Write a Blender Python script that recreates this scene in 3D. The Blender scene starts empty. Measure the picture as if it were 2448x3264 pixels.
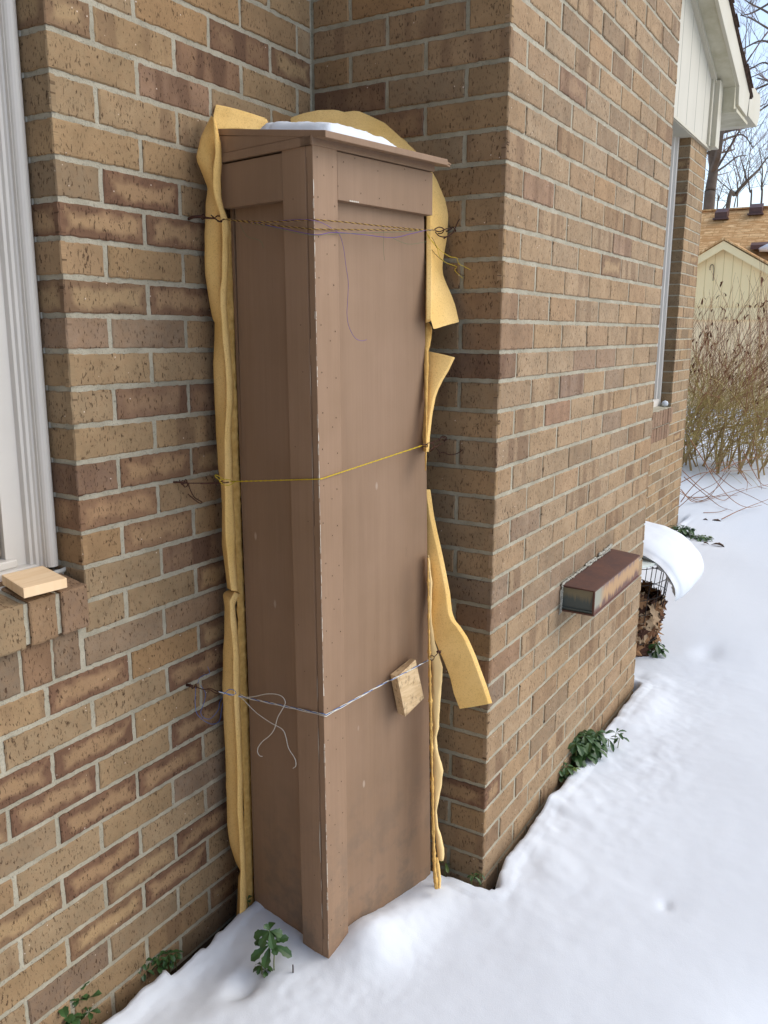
import bpy, math, random
from mathutils import Vector, noise, Euler, Matrix
random.seed(7)
PI = math.pi
R = math.radians
scn = bpy.context.scene
col = scn.collection

# ------------------------------------------------------------------ camera
Z0 = 2.02                                    # ground (snow) level is z = 0
CE = Euler((1.3614, -0.0054, -1.0255), 'XYZ')
CP = Vector((-1.8227, -1.3135, -0.6342 + Z0))
cam = bpy.data.cameras.new('camera'); cam_o = bpy.data.objects.new('camera', cam); col.objects.link(cam_o)
cam.sensor_fit = 'VERTICAL'; cam.sensor_height = 36.0; cam.lens = 2717.37 / 3264 * 36.0
cam.clip_start = 0.02; cam.clip_end = 2000
cam_o.location = CP; cam_o.rotation_euler = CE
scn.camera = cam_o
scn.render.resolution_x = 768; scn.render.resolution_y = 1024
CM = CE.to_matrix()
# ------------------------------------------------------------------ sky, sun, exposure
SUN_EL, SUN_ROT = R(42), R(150)              # high, veiled sun out over the open side of the house
w = bpy.data.worlds.new('World'); scn.world = w; w.use_nodes = True
wn, wl = w.node_tree.nodes, w.node_tree.links
bg = wn['Background']
sky = wn.new('ShaderNodeTexSky'); sky.sky_type = 'NISHITA'; sky.sun_disc = False
sky.sun_elevation = SUN_EL; sky.sun_rotation = SUN_ROT; sky.dust_density = 1.2; sky.air_density = 1.0; sky.ozone_density = 1.2
hs = wn.new('ShaderNodeHueSaturation'); hs.inputs['Saturation'].default_value = 0.80
wl.new(sky.outputs[0], hs.inputs['Color']); wl.new(hs.outputs[0], bg.inputs['Color'])
bg.inputs['Strength'].default_value = 0.15
sun = bpy.data.lights.new('sun', 'SUN'); sun.energy = 1.0; sun.angle = R(60); sun.color = (1.0, 0.91, 0.79)
sun_o = bpy.data.objects.new('sun', sun); col.objects.link(sun_o)
sd = Vector((math.sin(SUN_ROT) * math.cos(SUN_EL), math.cos(SUN_ROT) * math.cos(SUN_EL), math.sin(SUN_EL)))
sun_o.rotation_euler = sd.to_track_quat('Z', 'Y').to_euler(); sun_o.location = (3, -6, 8)
vs = scn.view_settings; vs.view_transform = 'Standard'; vs.look = 'None'; vs.exposure = 0.84; vs.gamma = 1.0

# ------------------------------------------------------------------ measuring the place from the photograph
def ray(px, py):
    return CM @ Vector(((px - 1224) / 2717.37, -(py - 1632) / 2717.37, -1.0))
def at(px, py, ax, v):                        # point on the plane  axis = v
    d = ray(px, py); t = (v - CP[ax]) / d[ax]; return CP + d * t
def att(px, py, t):                           # point at depth t
    return CP + ray(px, py) * t
CR = CM @ Vector((1, 0, 0)); CF = CM @ Vector((0, 0, -1))

# ------------------------------------------------------------------ object helpers
def mesh_obj(name, V, F, mats, parent=None, smooth=False, mi=None, attrs=None):
    me = bpy.data.meshes.new(name); me.from_pydata([tuple(v) for v in V], [], F)
    for m in (mats if isinstance(mats, (list, tuple)) else [mats]): me.materials.append(m)
    if mi: me.polygons.foreach_set('material_index', mi)
    if smooth: me.polygons.foreach_set('use_smooth', [True] * len(F))
    if attrs:
        for an, data in attrs.items():
            a = me.attributes.new(an, 'FLOAT_VECTOR', 'POINT')
            a.data.foreach_set('vector', [c for v in data for c in v])
    me.update()
    o = bpy.data.objects.new(name, me); col.objects.link(o)
    if parent: o.parent = parent
    return o
def empty(name, loc=(0, 0, 0), rz=0):
    o = bpy.data.objects.new(name, None); col.objects.link(o); o.location = loc; o.rotation_euler = (0, 0, rz); o.empty_display_size = .05
    return o
def tag(o, label=None, cat=None, group=None, kind=None):
    if label: o['label'] = label
    if cat: o['category'] = cat
    if group: o['group'] = group
    if kind: o['kind'] = kind
    return o
class MB:
    def __init__(s): s.V = []; s.F = []; s.M = []
    def add(s, V, F, m=0):
        b = len(s.V); s.V += [Vector(v) for v in V]; s.F += [tuple(i + b for i in f) for f in F]; s.M += [m] * len(F)
    def box(s, p0, p1, m=0):
        x0, y0, z0 = p0; x1, y1, z1 = p1
        s.add([(x0,y0,z0),(x1,y0,z0),(x1,y1,z0),(x0,y1,z0),(x0,y0,z1),(x1,y0,z1),(x1,y1,z1),(x0,y1,z1)],
              [(0,3,2,1),(4,5,6,7),(0,1,5,4),(1,2,6,5),(2,3,7,6),(3,0,4,7)], m)
    def hexa(s, P, m=0):                      # 8 corners: bottom loop then top loop
        s.add(P, [(0,3,2,1),(4,5,6,7),(0,1,5,4),(1,2,6,5),(2,3,7,6),(3,0,4,7)], m)
    def prism(s, poly, d, m=0):               # polygon swept by vector d
        n = len(poly); d = Vector(d); P = [Vector(p) for p in poly]
        s.add(P + [p + d for p in P], [tuple(range(n))[::-1], tuple(range(n, 2*n))] + [(i, (i+1) % n, n+(i+1) % n, n+i) for i in range(n)], m)
    def tube(s, P, r, k=6, m=0, r2=None, cap=True):
        P = [Vector(p) for p in P]; n = len(P)
        if n < 2: return
        b = len(s.V); up = None
        for i in range(n):
            t = (P[min(i+1, n-1)] - P[max(i-1, 0)])
            if t.length < 1e-9: t = Vector((0, 0, 1))
            t.normalize()
            if up is None: up = t.orthogonal().normalized()
            u = (up - t * up.dot(t))
            u = u.normalized() if u.length > 1e-6 else t.orthogonal().normalized()
            up = u; v = t.cross(u)
            rr = r if r2 is None else r + (r2 - r) * i / (n - 1)
            for j in range(k):
                a = 2 * PI * j / k; s.V.append(P[i] + (u * math.cos(a) + v * math.sin(a)) * rr)
        for i in range(n - 1):
            for j in range(k):
                a = b + i*k + j; c = b + i*k + (j+1) % k
                s.F.append((a, c, c + k, a + k)); s.M.append(m)
        if cap:
            s.F.append(tuple(b + j for j in range(k))[::-1]); s.M.append(m)
            s.F.append(tuple(b + (n-1)*k + j for j in range(k))); s.M.append(m)
    def build(s, name, mats, parent=None, smooth=False):
        return mesh_obj(name, s.V, s.F, mats, parent, smooth, s.M)
def spline(P, n=8):
    P = [Vector(p) for p in P]
    if len(P) < 3: return P
    out = []
    Q = [P[0] * 2 - P[1]] + P + [P[-1] * 2 - P[-2]]
    for i in range(1, len(Q) - 2):
        a, b, c, d = Q[i-1], Q[i], Q[i+1], Q[i+2]
        for j in range(n):
            t = j / n
            out.append(.5 * ((2*b) + (c-a)*t + (2*a-5*b+4*c-d)*t*t + (3*b-a-3*c+d)*t**3))
    out.append(P[-1]); return out
def bevel(o, wd=.002, seg=2):
    m = o.modifiers.new('bevel', 'BEVEL'); m.width = wd; m.segments = seg; m.limit_method = 'ANGLE'; m.angle_limit = R(40)
    return o
def lerp(a, b, t): return a + (b - a) * t
def resamp(P, n):                              # n points evenly along a polyline
    P = [Vector(p) for p in P]; L = [0]
    for a, b in zip(P, P[1:]): L.append(L[-1] + (b - a).length)
    out = []; j = 0
    for i in range(n):
        s = L[-1] * i / (n - 1)
        while j < len(L) - 2 and L[j+1] < s: j += 1
        out.append(P[j].lerp(P[j+1], (s - L[j]) / max(1e-9, L[j+1] - L[j])))
    return out

# ------------------------------------------------------------------ materials
def srgb(r, g, b):
    f = lambda c: (c/255/12.92) if c/255 <= .04045 else ((c/255 + .055)/1.055)**2.4
    return (f(r), f(g), f(b), 1)
class Mat:
    def __init__(s, name, base=(.5,.5,.5,1), rough=.8, spec=.3, metal=0):
        s.m = bpy.data.materials.new(name); s.m.use_nodes = True
        s.nt = s.m.node_tree; s.N = s.nt.nodes; s.L = s.nt.links
        s.b = s.N['Principled BSDF']; s.b.inputs['Base Color'].default_value = base
        s.b.inputs['Roughness'].default_value = rough; s.b.inputs['Specular IOR Level'].default_value = spec
        s.b.inputs['Metallic'].default_value = metal
        s.co = None
    def n(s, t, **kw):
        x = s.N.new(t)
        for k, v in kw.items():
            if k in x.inputs: x.inputs[k].default_value = v
            else: setattr(x, k, v)
        return x
    def coord(s, scale=(1,1,1), kind='Object', rot=(0,0,0)):
        tc = s.n('ShaderNodeTexCoord'); mp = s.n('ShaderNodeMapping')
        mp.inputs['Scale'].default_value = scale; mp.inputs['Rotation'].default_value = rot
        s.L.new(tc.outputs[kind], mp.inputs[0]); return mp.outputs[0]
    def noise(s, vec, scale=5, detail=3, rough=.5, dist=0, out=0):
        x = s.n('ShaderNodeTexNoise'); x.inputs['Scale'].default_value = scale; x.inputs['Detail'].default_value = detail
        x.inputs['Roughness'].default_value = rough; x.inputs['Distortion'].default_value = dist
        if vec is not None: s.L.new(vec, x.inputs['Vector'])
        return x.outputs[out]
    def ramp(s, fac, a, b, c0=(0,0,0,1), c1=(1,1,1,1)):
        x = s.n('ShaderNodeValToRGB'); e = x.color_ramp.elements
        e[0].position = a; e[1].position = b; e[0].color = c0; e[1].color = c1
        s.L.new(fac, x.inputs[0]); return x.outputs[0]
    def mapr(s, v, a, b, c=0, d=1):
        x = s.n('ShaderNodeMapRange'); s.put(v, x.inputs[0])
        for i, q in enumerate((a, b, c, d)): s.put(q, x.inputs[i+1])
        return x.outputs[0]
    def put(s, v, inp):
        if isinstance(v, bpy.types.NodeSocket): s.L.new(v, inp)
        else: inp.default_value = v
    def mix(s, fac, a, b, mode='MIX'):
        x = s.n('ShaderNodeMix'); x.data_type = 'RGBA'; x.blend_type = mode
        s.put(fac, x.inputs[0]); s.put(a, x.inputs[6]); s.put(b, x.inputs[7]); return x.outputs[2]
    def math(s, op, a, b=0.0, c=None):
        x = s.n('ShaderNodeMath'); x.operation = op
        s.put(a, x.inputs[0]); s.put(b, x.inputs[1])
        if c is not None: s.put(c, x.inputs[2])
        return x.outputs[0]
    def color(s, v): s.put(v, s.b.inputs['Base Color'])
    def bump(s, h, strength=.3, dist=.002):
        x = s.n('ShaderNodeBump'); x.inputs['Strength'].default_value = strength; x.inputs['Distance'].default_value = dist
        s.L.new(h, x.inputs['Height']); s.L.new(x.outputs[0], s.b.inputs['Normal'])

def brick_material():
    M = Mat('brick', rough=.92, spec=.15)
    a = M.n('ShaderNodeAttribute', attribute_name='bcol').outputs['Vector']
    bl = M.n('ShaderNodeAttribute', attribute_name='bloc').outputs['Vector']
    bp = M.n('ShaderNodeAttribute', attribute_name='bpar').outputs['Vector']
    sl = M.n('ShaderNodeSeparateXYZ'); M.L.new(bl, sl.inputs[0])       # u(m) v(m) seed
    sp = M.n('ShaderNodeSeparateXYZ'); M.L.new(bp, sp.inputs[0])       # flash, half length, band amount
    u, v, seed = sl.outputs; flash, hu, band = sp.outputs
    cv = M.n('ShaderNodeCombineXYZ'); M.L.new(u, cv.inputs[0]); M.L.new(v, cv.inputs[1]); M.L.new(M.math('MULTIPLY', seed, 7.3), cv.inputs[2])
    vec = cv.outputs[0]
    nz = M.noise(vec, 26, 2, .55)
    nz2 = M.noise(vec, 60, 3, .6)
    # distance from the brick's edge
    du = M.math('SUBTRACT', hu, M.math('ABSOLUTE', u)); dv = M.math('SUBTRACT', .0287, M.math('ABSOLUTE', v))
    dm = M.math('MINIMUM', M.math('MULTIPLY', du, .75), dv)
    dm = M.math('ADD', dm, M.math('MULTIPLY', M.math('SUBTRACT', nz, .5), .042))
    core = M.mapr(dm, .007, .021)
    mott = M.mapr(M.noise(vec, 14, 4, .6), .3, .72, .80, 1.15)
    base = M.mix(1.0, a, mott, 'MULTIPLY')
    base = M.mix(M.mapr(nz2, .35, .75, 0, .35), base, srgb(146, 114, 82), 'MIX')
    dark = M.mix(M.mapr(nz, .3, .7), srgb(98, 72, 56), srgb(120, 90, 70))
    light = M.mix(.45, base, srgb(178, 148, 106))
    fl = M.mix(core, dark, light)
    base = M.mix(flash, base, fl)
    # vertical drag bands
    cb = M.n('ShaderNodeCombineXYZ'); M.L.new(u, cb.inputs[0]); M.L.new(M.math('MULTIPLY', v, .12), cb.inputs[1]); M.L.new(M.math('MULTIPLY', seed, 3.1), cb.inputs[2])
    bn = M.mapr(M.noise(cb.outputs[0], 22, 1, .4), .50, .60)
    base = M.mix(M.math('MULTIPLY', bn, band), base, srgb(100, 76, 60))
    # wire-cut pits: small upright dark slits
    cs = M.n('ShaderNodeCombineXYZ'); M.L.new(u, cs.inputs[0]); M.L.new(M.math('MULTIPLY', v, .36), cs.inputs[1]); M.L.new(seed, cs.inputs[2])
    pit = M.mapr(M.noise(cs.outputs[0], 270, 2, .6, .4), .585, .65)
    pd = M.mapr(M.noise(vec, 30, 1), .35, .6, .45, 1)
    pit = M.math('MULTIPLY', pit, pd)
    base = M.mix(M.math('MULTIPLY', pit, .85), base, srgb(58, 40, 28))
    fine = M.noise(vec, 900, 2, .6)
    base = M.mix(M.mapr(fine, .35, .7, 0, .22), base, srgb(88, 64, 48))
    vo = M.n('ShaderNodeTexVoronoi'); vo.inputs['Scale'].default_value = 95; M.L.new(vec, vo.inputs['Vector'])
    sv = M.n('ShaderNodeSeparateXYZ'); M.L.new(vo.outputs['Color'], sv.inputs[0])
    wsp = M.math('MULTIPLY', M.mapr(vo.outputs['Distance'], .16, .08), M.math('GREATER_THAN', sv.outputs[0], .95))
    base = M.mix(M.math('MULTIPLY', wsp, .75), base, srgb(225, 208, 190))
    M.color(base)
    h = M.math('SUBTRACT', M.math('MULTIPLY', fine, .35), M.math('MULTIPLY', pit, 1.0))
    M.bump(M.math('ADD', h, M.math('MULTIPLY', nz2, .8)), .55, .0016)
    return M.m
def mortar_material(name, c0, c1):
    M = Mat(name, rough=.95, spec=.1)
    c = M.coord()
    n1 = M.noise(c, 16, 4, .6); n2 = M.noise(c, 240, 3, .7)
    b = M.mix(M.mapr(n1, .35, .65), c0, c1)
    b = M.mix(M.mapr(n2, .58, .72, 0, .7), b, srgb(92, 88, 76))
    M.color(b); M.bump(n2, .8, .003); return M.m
def simple(name, c, rough=.7, spec=.3, metal=0, var=.12, scale=12, bump=0, bscale=200, c2=None):
    M = Mat(name, c, rough, spec, metal)
    co = M.coord(); n = M.noise(co, scale, 4, .6)
    if c2 is None: c2 = tuple(x * (1 - var * 2) for x in c[:3]) + (1,)
    M.color(M.mix(M.mapr(n, .3, .7), c, c2))
    if bump: M.bump(M.noise(co, bscale, 3, .6), bump, .002)
    return M.m
def paint_material(nm='brown_paint', k=1.0):
    M = Mat(nm, rough=.62, spec=.25)
    c = M.coord()
    n1 = M.noise(c, 3.5, 4, .6)
    g = M.noise(M.coord((90, 90, 1.6)), 3, 4, .65)       # fine upright grain
    b = M.mix(M.mapr(n1, .3, .7), srgb(144, 117, 94), srgb(132, 106, 82))
    b = M.mix(M.mapr(g, .42, .78, 0, .20), b, srgb(112, 87, 66))
    crack = M.mapr(M.noise(M.coord((260, 260, 5)), 2.2, 3, .6), .705, .73)
    crack = M.math('MULTIPLY', crack, M.mapr(M.noise(c, 4, 1), .48, .6))
    b = M.mix(M.math('MULTIPLY', crack, .6), b, srgb(72, 50, 36))
    # rain streaks and sun fading
    rs1 = M.mapr(M.noise(M.coord((26, 26, 1.1)), 1.5, 3, .55), .44, .66)
    b = M.mix(M.math('MULTIPLY', rs1, .16), b, srgb(160, 132, 106))
    rs2 = M.mapr(M.noise(M.coord((5, 5, .9)), 1.5, 4, .6), .48, .72)
    b = M.mix(M.math('MULTIPLY', rs2, .28), b, srgb(116, 92, 72))
    # grey mildew smudges near the foot and under the lid
    sx = M.n('ShaderNodeSeparateXYZ'); M.L.new(c, sx.inputs[0])
    foot = M.mapr(sx.outputs[2], .0, .42, 1, 0)
    sm = M.mapr(M.noise(c, 11, 5, .7), .47, .62)
    b = M.mix(M.math('MULTIPLY', M.math('MULTIPLY', sm, foot), .55), b, srgb(92, 84, 74))
    # scuffs, pale flecks
    vo = M.n('ShaderNodeTexVoronoi'); vo.inputs['Scale'].default_value = 17; M.L.new(M.coord((1, 1, .45)), vo.inputs['Vector'])
    sv = M.n('ShaderNodeSeparateXYZ'); M.L.new(vo.outputs['Color'], sv.inputs[0])
    fl = M.math('MULTIPLY', M.mapr(vo.outputs['Distance'], .085, .04), M.math('GREATER_THAN', sv.outputs[1], .86))
    b = M.mix(M.math('MULTIPLY', fl, .6), b, srgb(178, 160, 142))
    b = M.mix(1.0, b, (k, k, k, 1), 'MULTIPLY')
    M.color(b)
    M.bump(M.math('ADD', g, M.math('MULTIPLY', crack, -2)), .14, .0010)
    return M.m
def snow_material():
    M = Mat('snow', (.665, .705, .745, 1), .85, .1)
    c = M.coord()
    n1 = M.noise(c, 3.2, 4, .6); n2 = M.noise(c, 55, 4, .65); n3 = M.noise(c, 420, 2, .6)
    M.b.inputs['Subsurface Weight'].default_value = .0
    h = M.math('ADD', M.math('MULTIPLY', n1, .6), M.math('ADD', M.math('MULTIPLY', n2, .11), M.math('MULTIPLY', n3, .12)))
    M.bump(h, .35, .010)
    return M.m
def foam_material():
    M = Mat('yellow_foam', rough=.95, spec=.08)
    c = M.coord()
    b = M.mix(M.mapr(M.noise(c, 7, 3, .5), .3, .7), srgb(244, 206, 136), srgb(232, 190, 114))
    b = M.mix(M.mapr(M.noise(c, 260, 2, .6), .5, .75, 0, .25), b, srgb(176, 128, 58))
    pr_ = M.mapr(M.noise(c, 330, 2, .7), .60, .68, 0, .45)
    b = M.mix(pr_, b, srgb(170, 122, 58))
    g1 = M.mapr(M.noise(c, 18, 5, .7), .52, .74, 0, .3)
    b = M.mix(g1, b, srgb(196, 150, 84))
    M.color(b); M.bump(M.math('ADD', M.math('MULTIPLY', M.noise(c, 24, 4, .6), 3.0), M.noise(c, 420, 3, .7)), .26, .0020)
    M.b.inputs['Subsurface Weight'].default_value = .0
    return M.m
def rust_material():
    M = Mat('rusted_steel', rough=.7, spec=.35)
    c = M.coord(); n = M.noise(c, 9, 5, .65)
    b = M.mix(M.mapr(n, .3, .7), srgb(98, 64, 48), srgb(76, 52, 44))
    b = M.mix(M.mapr(M.noise(c, 60, 4, .7), .55, .75, 0, .5), b, srgb(116, 76, 54))
    M.color(b); M.bump(M.noise(c, 120, 4, .6), .3, .001); return M.m
def rust_front_material():
    M = Mat('streaked_steel', rough=.5, spec=.5)
    tc = M.n('ShaderNodeTexCoord'); sx = M.n('ShaderNodeSeparateXYZ'); M.L.new(tc.outputs['Object'], sx.inputs[0])
    st = M.noise(M.coord((42, 1, 5)), 2.0, 4, .6)
    z = M.mapr(sx.outputs[2], -.076, 0)
    hgt = M.math('ADD', z, M.math('MULTIPLY', M.math('SUBTRACT', st, .5), 1.15))
    low = M.mix(M.mapr(hgt, .22, .40), srgb(96, 60, 44), srgb(168, 132, 88))
    b = M.mix(M.mapr(hgt, .74, .98), low, srgb(104, 82, 84))
    grey = M.mapr(sx.outputs[0], .10, .05)
    grey = M.math('MULTIPLY', grey, M.mapr(z, .15, .35))
    b = M.mix(grey, b, srgb(138, 138, 122))
    M.color(b); return M.m
def side_metal_material():
    M = Mat('grey_green_steel', rough=.45, spec=.5)
    tc = M.n('ShaderNodeTexCoord'); sx = M.n('ShaderNodeSeparateXYZ'); M.L.new(tc.outputs['Object'], sx.inputs[0])
    n = M.noise(M.coord((1, 60, 3)), 1.3, 4, .6)
    z = M.mapr(sx.outputs[2], -.076, 0)
    f = M.mapr(M.math('ADD', z, M.math('MULTIPLY', M.math('SUBTRACT', n, .5), .9)), .50, .74)
    b = M.mix(f, srgb(76, 84, 80), srgb(122, 112, 86))
    M.color(b); return M.m
def shingle_material(name, cols, sx=.14, sz=.13):
    M = Mat(name, rough=.95, spec=.1)
    uv = M.n('ShaderNodeAttribute', attribute_name='suv').outputs['Vector']
    br = M.n('ShaderNodeTexBrick'); M.L.new(uv, br.inputs['Vector'])
    br.inputs['Scale'].default_value = 1; br.inputs['Brick Width'].default_value = sx; br.inputs['Row Height'].default_value = sz
    br.inputs['Mortar Size'].default_value = .006; br.inputs['Mortar Smooth'].default_value = .1; br.offset = .37; br.squash = 1
    br.inputs['Color1'].default_value = cols[0]; br.inputs['Color2'].default_value = cols[1]; br.inputs['Mortar'].default_value = cols[2]
    mp = M.n('ShaderNodeMapping'); mp.inputs['Scale'].default_value = (1, 3.5, 1); M.L.new(uv, mp.inputs[0])
    n = M.noise(mp.outputs[0], 4.6, 3, .65)
    b = M.mix(M.mapr(n, .46, .56, 0, .85), br.outputs['Color'], cols[3])
    b = M.mix(M.mapr(M.noise(uv, 40, 2), .4, .7, 0, .3), b, cols[2])
    M.color(b); return M.m
def siding_material(name, c, groove, pitch, axis, off=0.0, width=.006):
    M = Mat(name, c, .6, .3)
    tc = M.n('ShaderNodeTexCoord'); sx = M.n('ShaderNodeSeparateXYZ'); M.L.new(tc.outputs['Object'], sx.inputs[0])
    x = M.math('ADD', sx.outputs[axis], 100 * pitch + off)
    f = M.math('ABSOLUTE', M.math('SUBTRACT', M.math('FRACT', M.math('DIVIDE', x, pitch)), .5))
    g = M.mapr(f, width / pitch, width / pitch * .4)
    n = M.noise(M.coord((2, 2, .6)), 5, 4, .6)
    b = M.mix(M.mapr(n, .3, .75, 0, .35), c, tuple(q * .84 for q in c[:3]) + (1,))
    M.color(M.mix(g, b, groove)); M.bump(M.math('SUBTRACT', 1.0, g), .6, .004); return M.m
def wood_material(name, c0, c1, c2, rot=(0,0,0), sc=(6, 90, 90), stains=0):
    M = Mat(name, rough=.65, spec=.25)
    n = M.noise(M.coord(sc, rot=rot), 1.4, 4, .6, .6)
    b = M.mix(M.mapr(n, .35, .7), c0, c1)
    if stains: b = M.mix(M.math('MULTIPLY', M.mapr(M.noise(M.coord((1,1,.6)), 55, 4, .7), .53, .66), stains), b, c2)
    M.color(b); return M.m
def window_white(): return simple('white_frame_paint', srgb(206, 200, 190), .45, .4, 0, .04, 3)

m_brick = brick_material()
m_mortar = mortar_material('mortar', srgb(174, 167, 148), srgb(152, 146, 128))
m_mortar_g = mortar_material('grey_mortar', srgb(164, 158, 138), srgb(142, 136, 116))
m_paint = paint_material(); m_paint2 = paint_material('sun_worn_brown_paint', 1.12); m_snow = snow_material(); m_foam = foam_material()
m_foam_d = simple('weathered_foam', srgb(224, 184, 112), .95, .05, 0, .14, 60, .9, 160, srgb(194, 150, 82))
m_foam_pale = simple('pale_foam', srgb(236, 206, 148), .95, .05, 0, .05, 8, .3, 400)
m_rust = rust_material(); m_rfront = rust_front_material(); m_rside = side_metal_material()
m_wire = simple('rusty_wire', srgb(84, 50, 34), .8, .3, 0, .2, 300, c2=srgb(52, 32, 26))
m_white = window_white()
m_sash = simple('cream_sash_paint', srgb(192, 180, 158), .5, .35, 0, .05, 6)
m_soil = simple('dark_soil', srgb(70, 56, 44), 1, .05, 0, .3, 30, 1, 90, srgb(40, 32, 26))
m_gap = simple('dark_gap', srgb(36, 28, 22), 1, 0)

# ------------------------------------------------------------------ brickwork
H = 8 * .0254 / 3
def brick_color(rng, style):
    r = rng.random()
    base = {'A': (148, 127, 97), 'B': (139, 117, 88), 'C': (158, 137, 107), 'D': (160, 139, 110)}[style]  # same tan brick
    j = rng.uniform(-9, 9); k = rng.uniform(-5, 5)
    c = [base[0] + j + k, base[1] + j, base[2] + j - k]
    flash = 0; band = 0
    if r < .09: c = [124 + j, 110 + j, 90 + j]                          # grey-brown
    elif r < .16: c = [136 + j, 112 + j, 84 + j]; band = .4
    elif r < (.24 if style == 'A' else .17): flash = rng.uniform(.6, .9)
    elif r < .36: band = rng.uniform(.25, .55)
    elif r < .5: c = [c[0] + 2, c[1] - 5, c[2] - 8]
    return c, flash, band
class Wall:
    def __init__(s): s.V = []; s.F = []; s.M = []; s.C = []; s.Lc = []; s.P = []
    def ring(s, pts, colr, loc, par):
        b = len(s.V)
        for p, l in zip(pts, loc):
            s.V.append(p); s.C.append(colr); s.Lc.append(l); s.P.append(par)
        return list(range(b, b + len(pts)))
    def brick(s, O, U, N, u0, u1, zf0, zf1, spec, rng, step=.009, proud=0.0, up=Vector((0, 0, 1)), j=.0011, dep=.012):
        # O origin of wall, U along, N outward; zf0/zf1: bottom/top height as function of u
        (c, fl, bd), seed = spec
        g_ = sum(c) / 3; c = [lerp(c[0], 144, .25) + 2, lerp(c[1], 120, .25) + 1, lerp(c[2], 91, .25) + 1]; isC = O.y < -.1 and N.y < 0; k2 = .36 if isC else .20; c = [lerp(q_, t_, k2) for q_, t_ in zip(c, (155, 134, 110) if isC else (146, 125, 92))]; c = [q_ * 1.025 for q_ in c]; fl = fl * .85  # C face pulled to a lighter tan, its brighter light put into colour
        colr = srgb(*[max(20, min(235, q)) for q in c])[:3]
        L = u1 - u0; n = max(2, int(L / step)); mid = (u0 + u1) / 2
        m = max(1, int(.0577 / step))
        def z0(u): return zf0(u)
        def z1(u): return zf1(u)
        P = []
        for i in range(n): u = u0 + L * i / n; P.append((u, z0(u)))
        for i in range(m): P.append((u1, lerp(z0(u1), z1(u1), i / m)))
        for i in range(n): u = u1 - L * i / n; P.append((u, z1(u)))
        for i in range(m): P.append((u0, lerp(z1(u0), z0(u0), i / m)))
        cz = (z0(mid) + z1(mid)) / 2
        par = (fl, L / 2, bd)
        dn = proud + rng.uniform(-.0012, .0012); ta = rng.uniform(-.006, .006)
        def pos(u, z, d): return O + U * u + up * z + N * (d + dn + (u - mid) * ta)
        def loc(u, z): return (u - mid, z - cz, seed)
        A_, B_, C_ = [], [], []
        la, lb = [], []
        for (u, z) in P:
            ju = rng.uniform(-j, j); jz = rng.uniform(-j, j)
            A_.append(pos(u + ju * .7, z + jz * .7, -dep)); B_.append(pos(u + ju, z + jz, -.0019 + rng.uniform(-.0005, .0005))); la.append(loc(u, z))
            uu = u + (mid - u) * min(1, .0028 / max(.01, abs(u - mid))) + ju * .5; zz = z + (cz - z) * .09 + jz * .5
            C_.append(pos(uu, zz, 0)); lb.append(loc(uu, zz))
        a = s.ring(A_, colr, la, par); b = s.ring(B_, colr, la, par); c_ = s.ring(C_, colr, lb, par)
        k = len(P)
        for i in range(k):
            q = (i + 1) % k
            s.F.append((a[i], a[q], b[q], b[i])); s.M.append(0)
            s.F.append((b[i], b[q], c_[q], c_[i])); s.M.append(0)
        s.F.append(tuple(c_)); s.M.append(0)
    def sheet(s, pts, m=1):
        b = s.ring([Vector(p) for p in pts], (.3, .3, .3), [(0, 0, 0)] * len(pts), (0, .1, 0)); s.F.append(tuple(b)); s.M.append(m)
    def build(s, name, parent, mats=None):
        return mesh_obj(name, s.V, s.F, mats or [m_brick, m_mortar], parent, False, s.M, {'bcol': s.C, 'bloc': s.Lc, 'bpar': s.P})

dpt, Lw, E = .5167, .7683, 1.4359
# measured bed-joint heights
BY = [71,182,293,406,514,620,723,826,927,1027,1126,1217,1315,1406,1500,1588,1679,1765,1848,1932,2013,2097,2178,2262,2345,2426,2502,2578,2655,2728]
BX = [1627 - k * 2.87 for k in range(30)]
zB = {k: at(1612 - 2.4 * k + 12, y, 1, -dpt).z for k, y in enumerate(BY)}
zB = {k: .5 * zB[k] + .5 * (Z0 - k * H) for k in zB}
for k in range(30, 34): zB[k] = zB[29] - (k - 29) * H
for k in range(-1, -45, -1): zB[k] = zB[0] - k * H
LA = [(147.6,81),(160,219),(167,364),(172,497),(182,634.5),(197,760),(206.6,882),(216,1005),(226,1116),(229.7,1239),(236,1362),(243.5,1477.5),(251,1590.7),(256,1703),(260.7,1814)]
zL = {i + 2: .6 * at(x, y, 1, 0).z + .4 * (Z0 - (i + 2) * H) for i, (x, y) in enumerate(LA)}
for k in range(17, 36): zL[k] = zL[16] - (k - 16) * H
for k in range(1, -45, -1): zL[k] = zL[2] + (2 - k) * H
def zA(k):
    return lambda u: lerp(zL[k], zB[k] if k in zB else zL[k], max(0, min(1, (u + Lw) / Lw)))
J = .0050   # half a joint
K0 = -40
rs = random.Random(11)
spec_cache = {}
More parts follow.
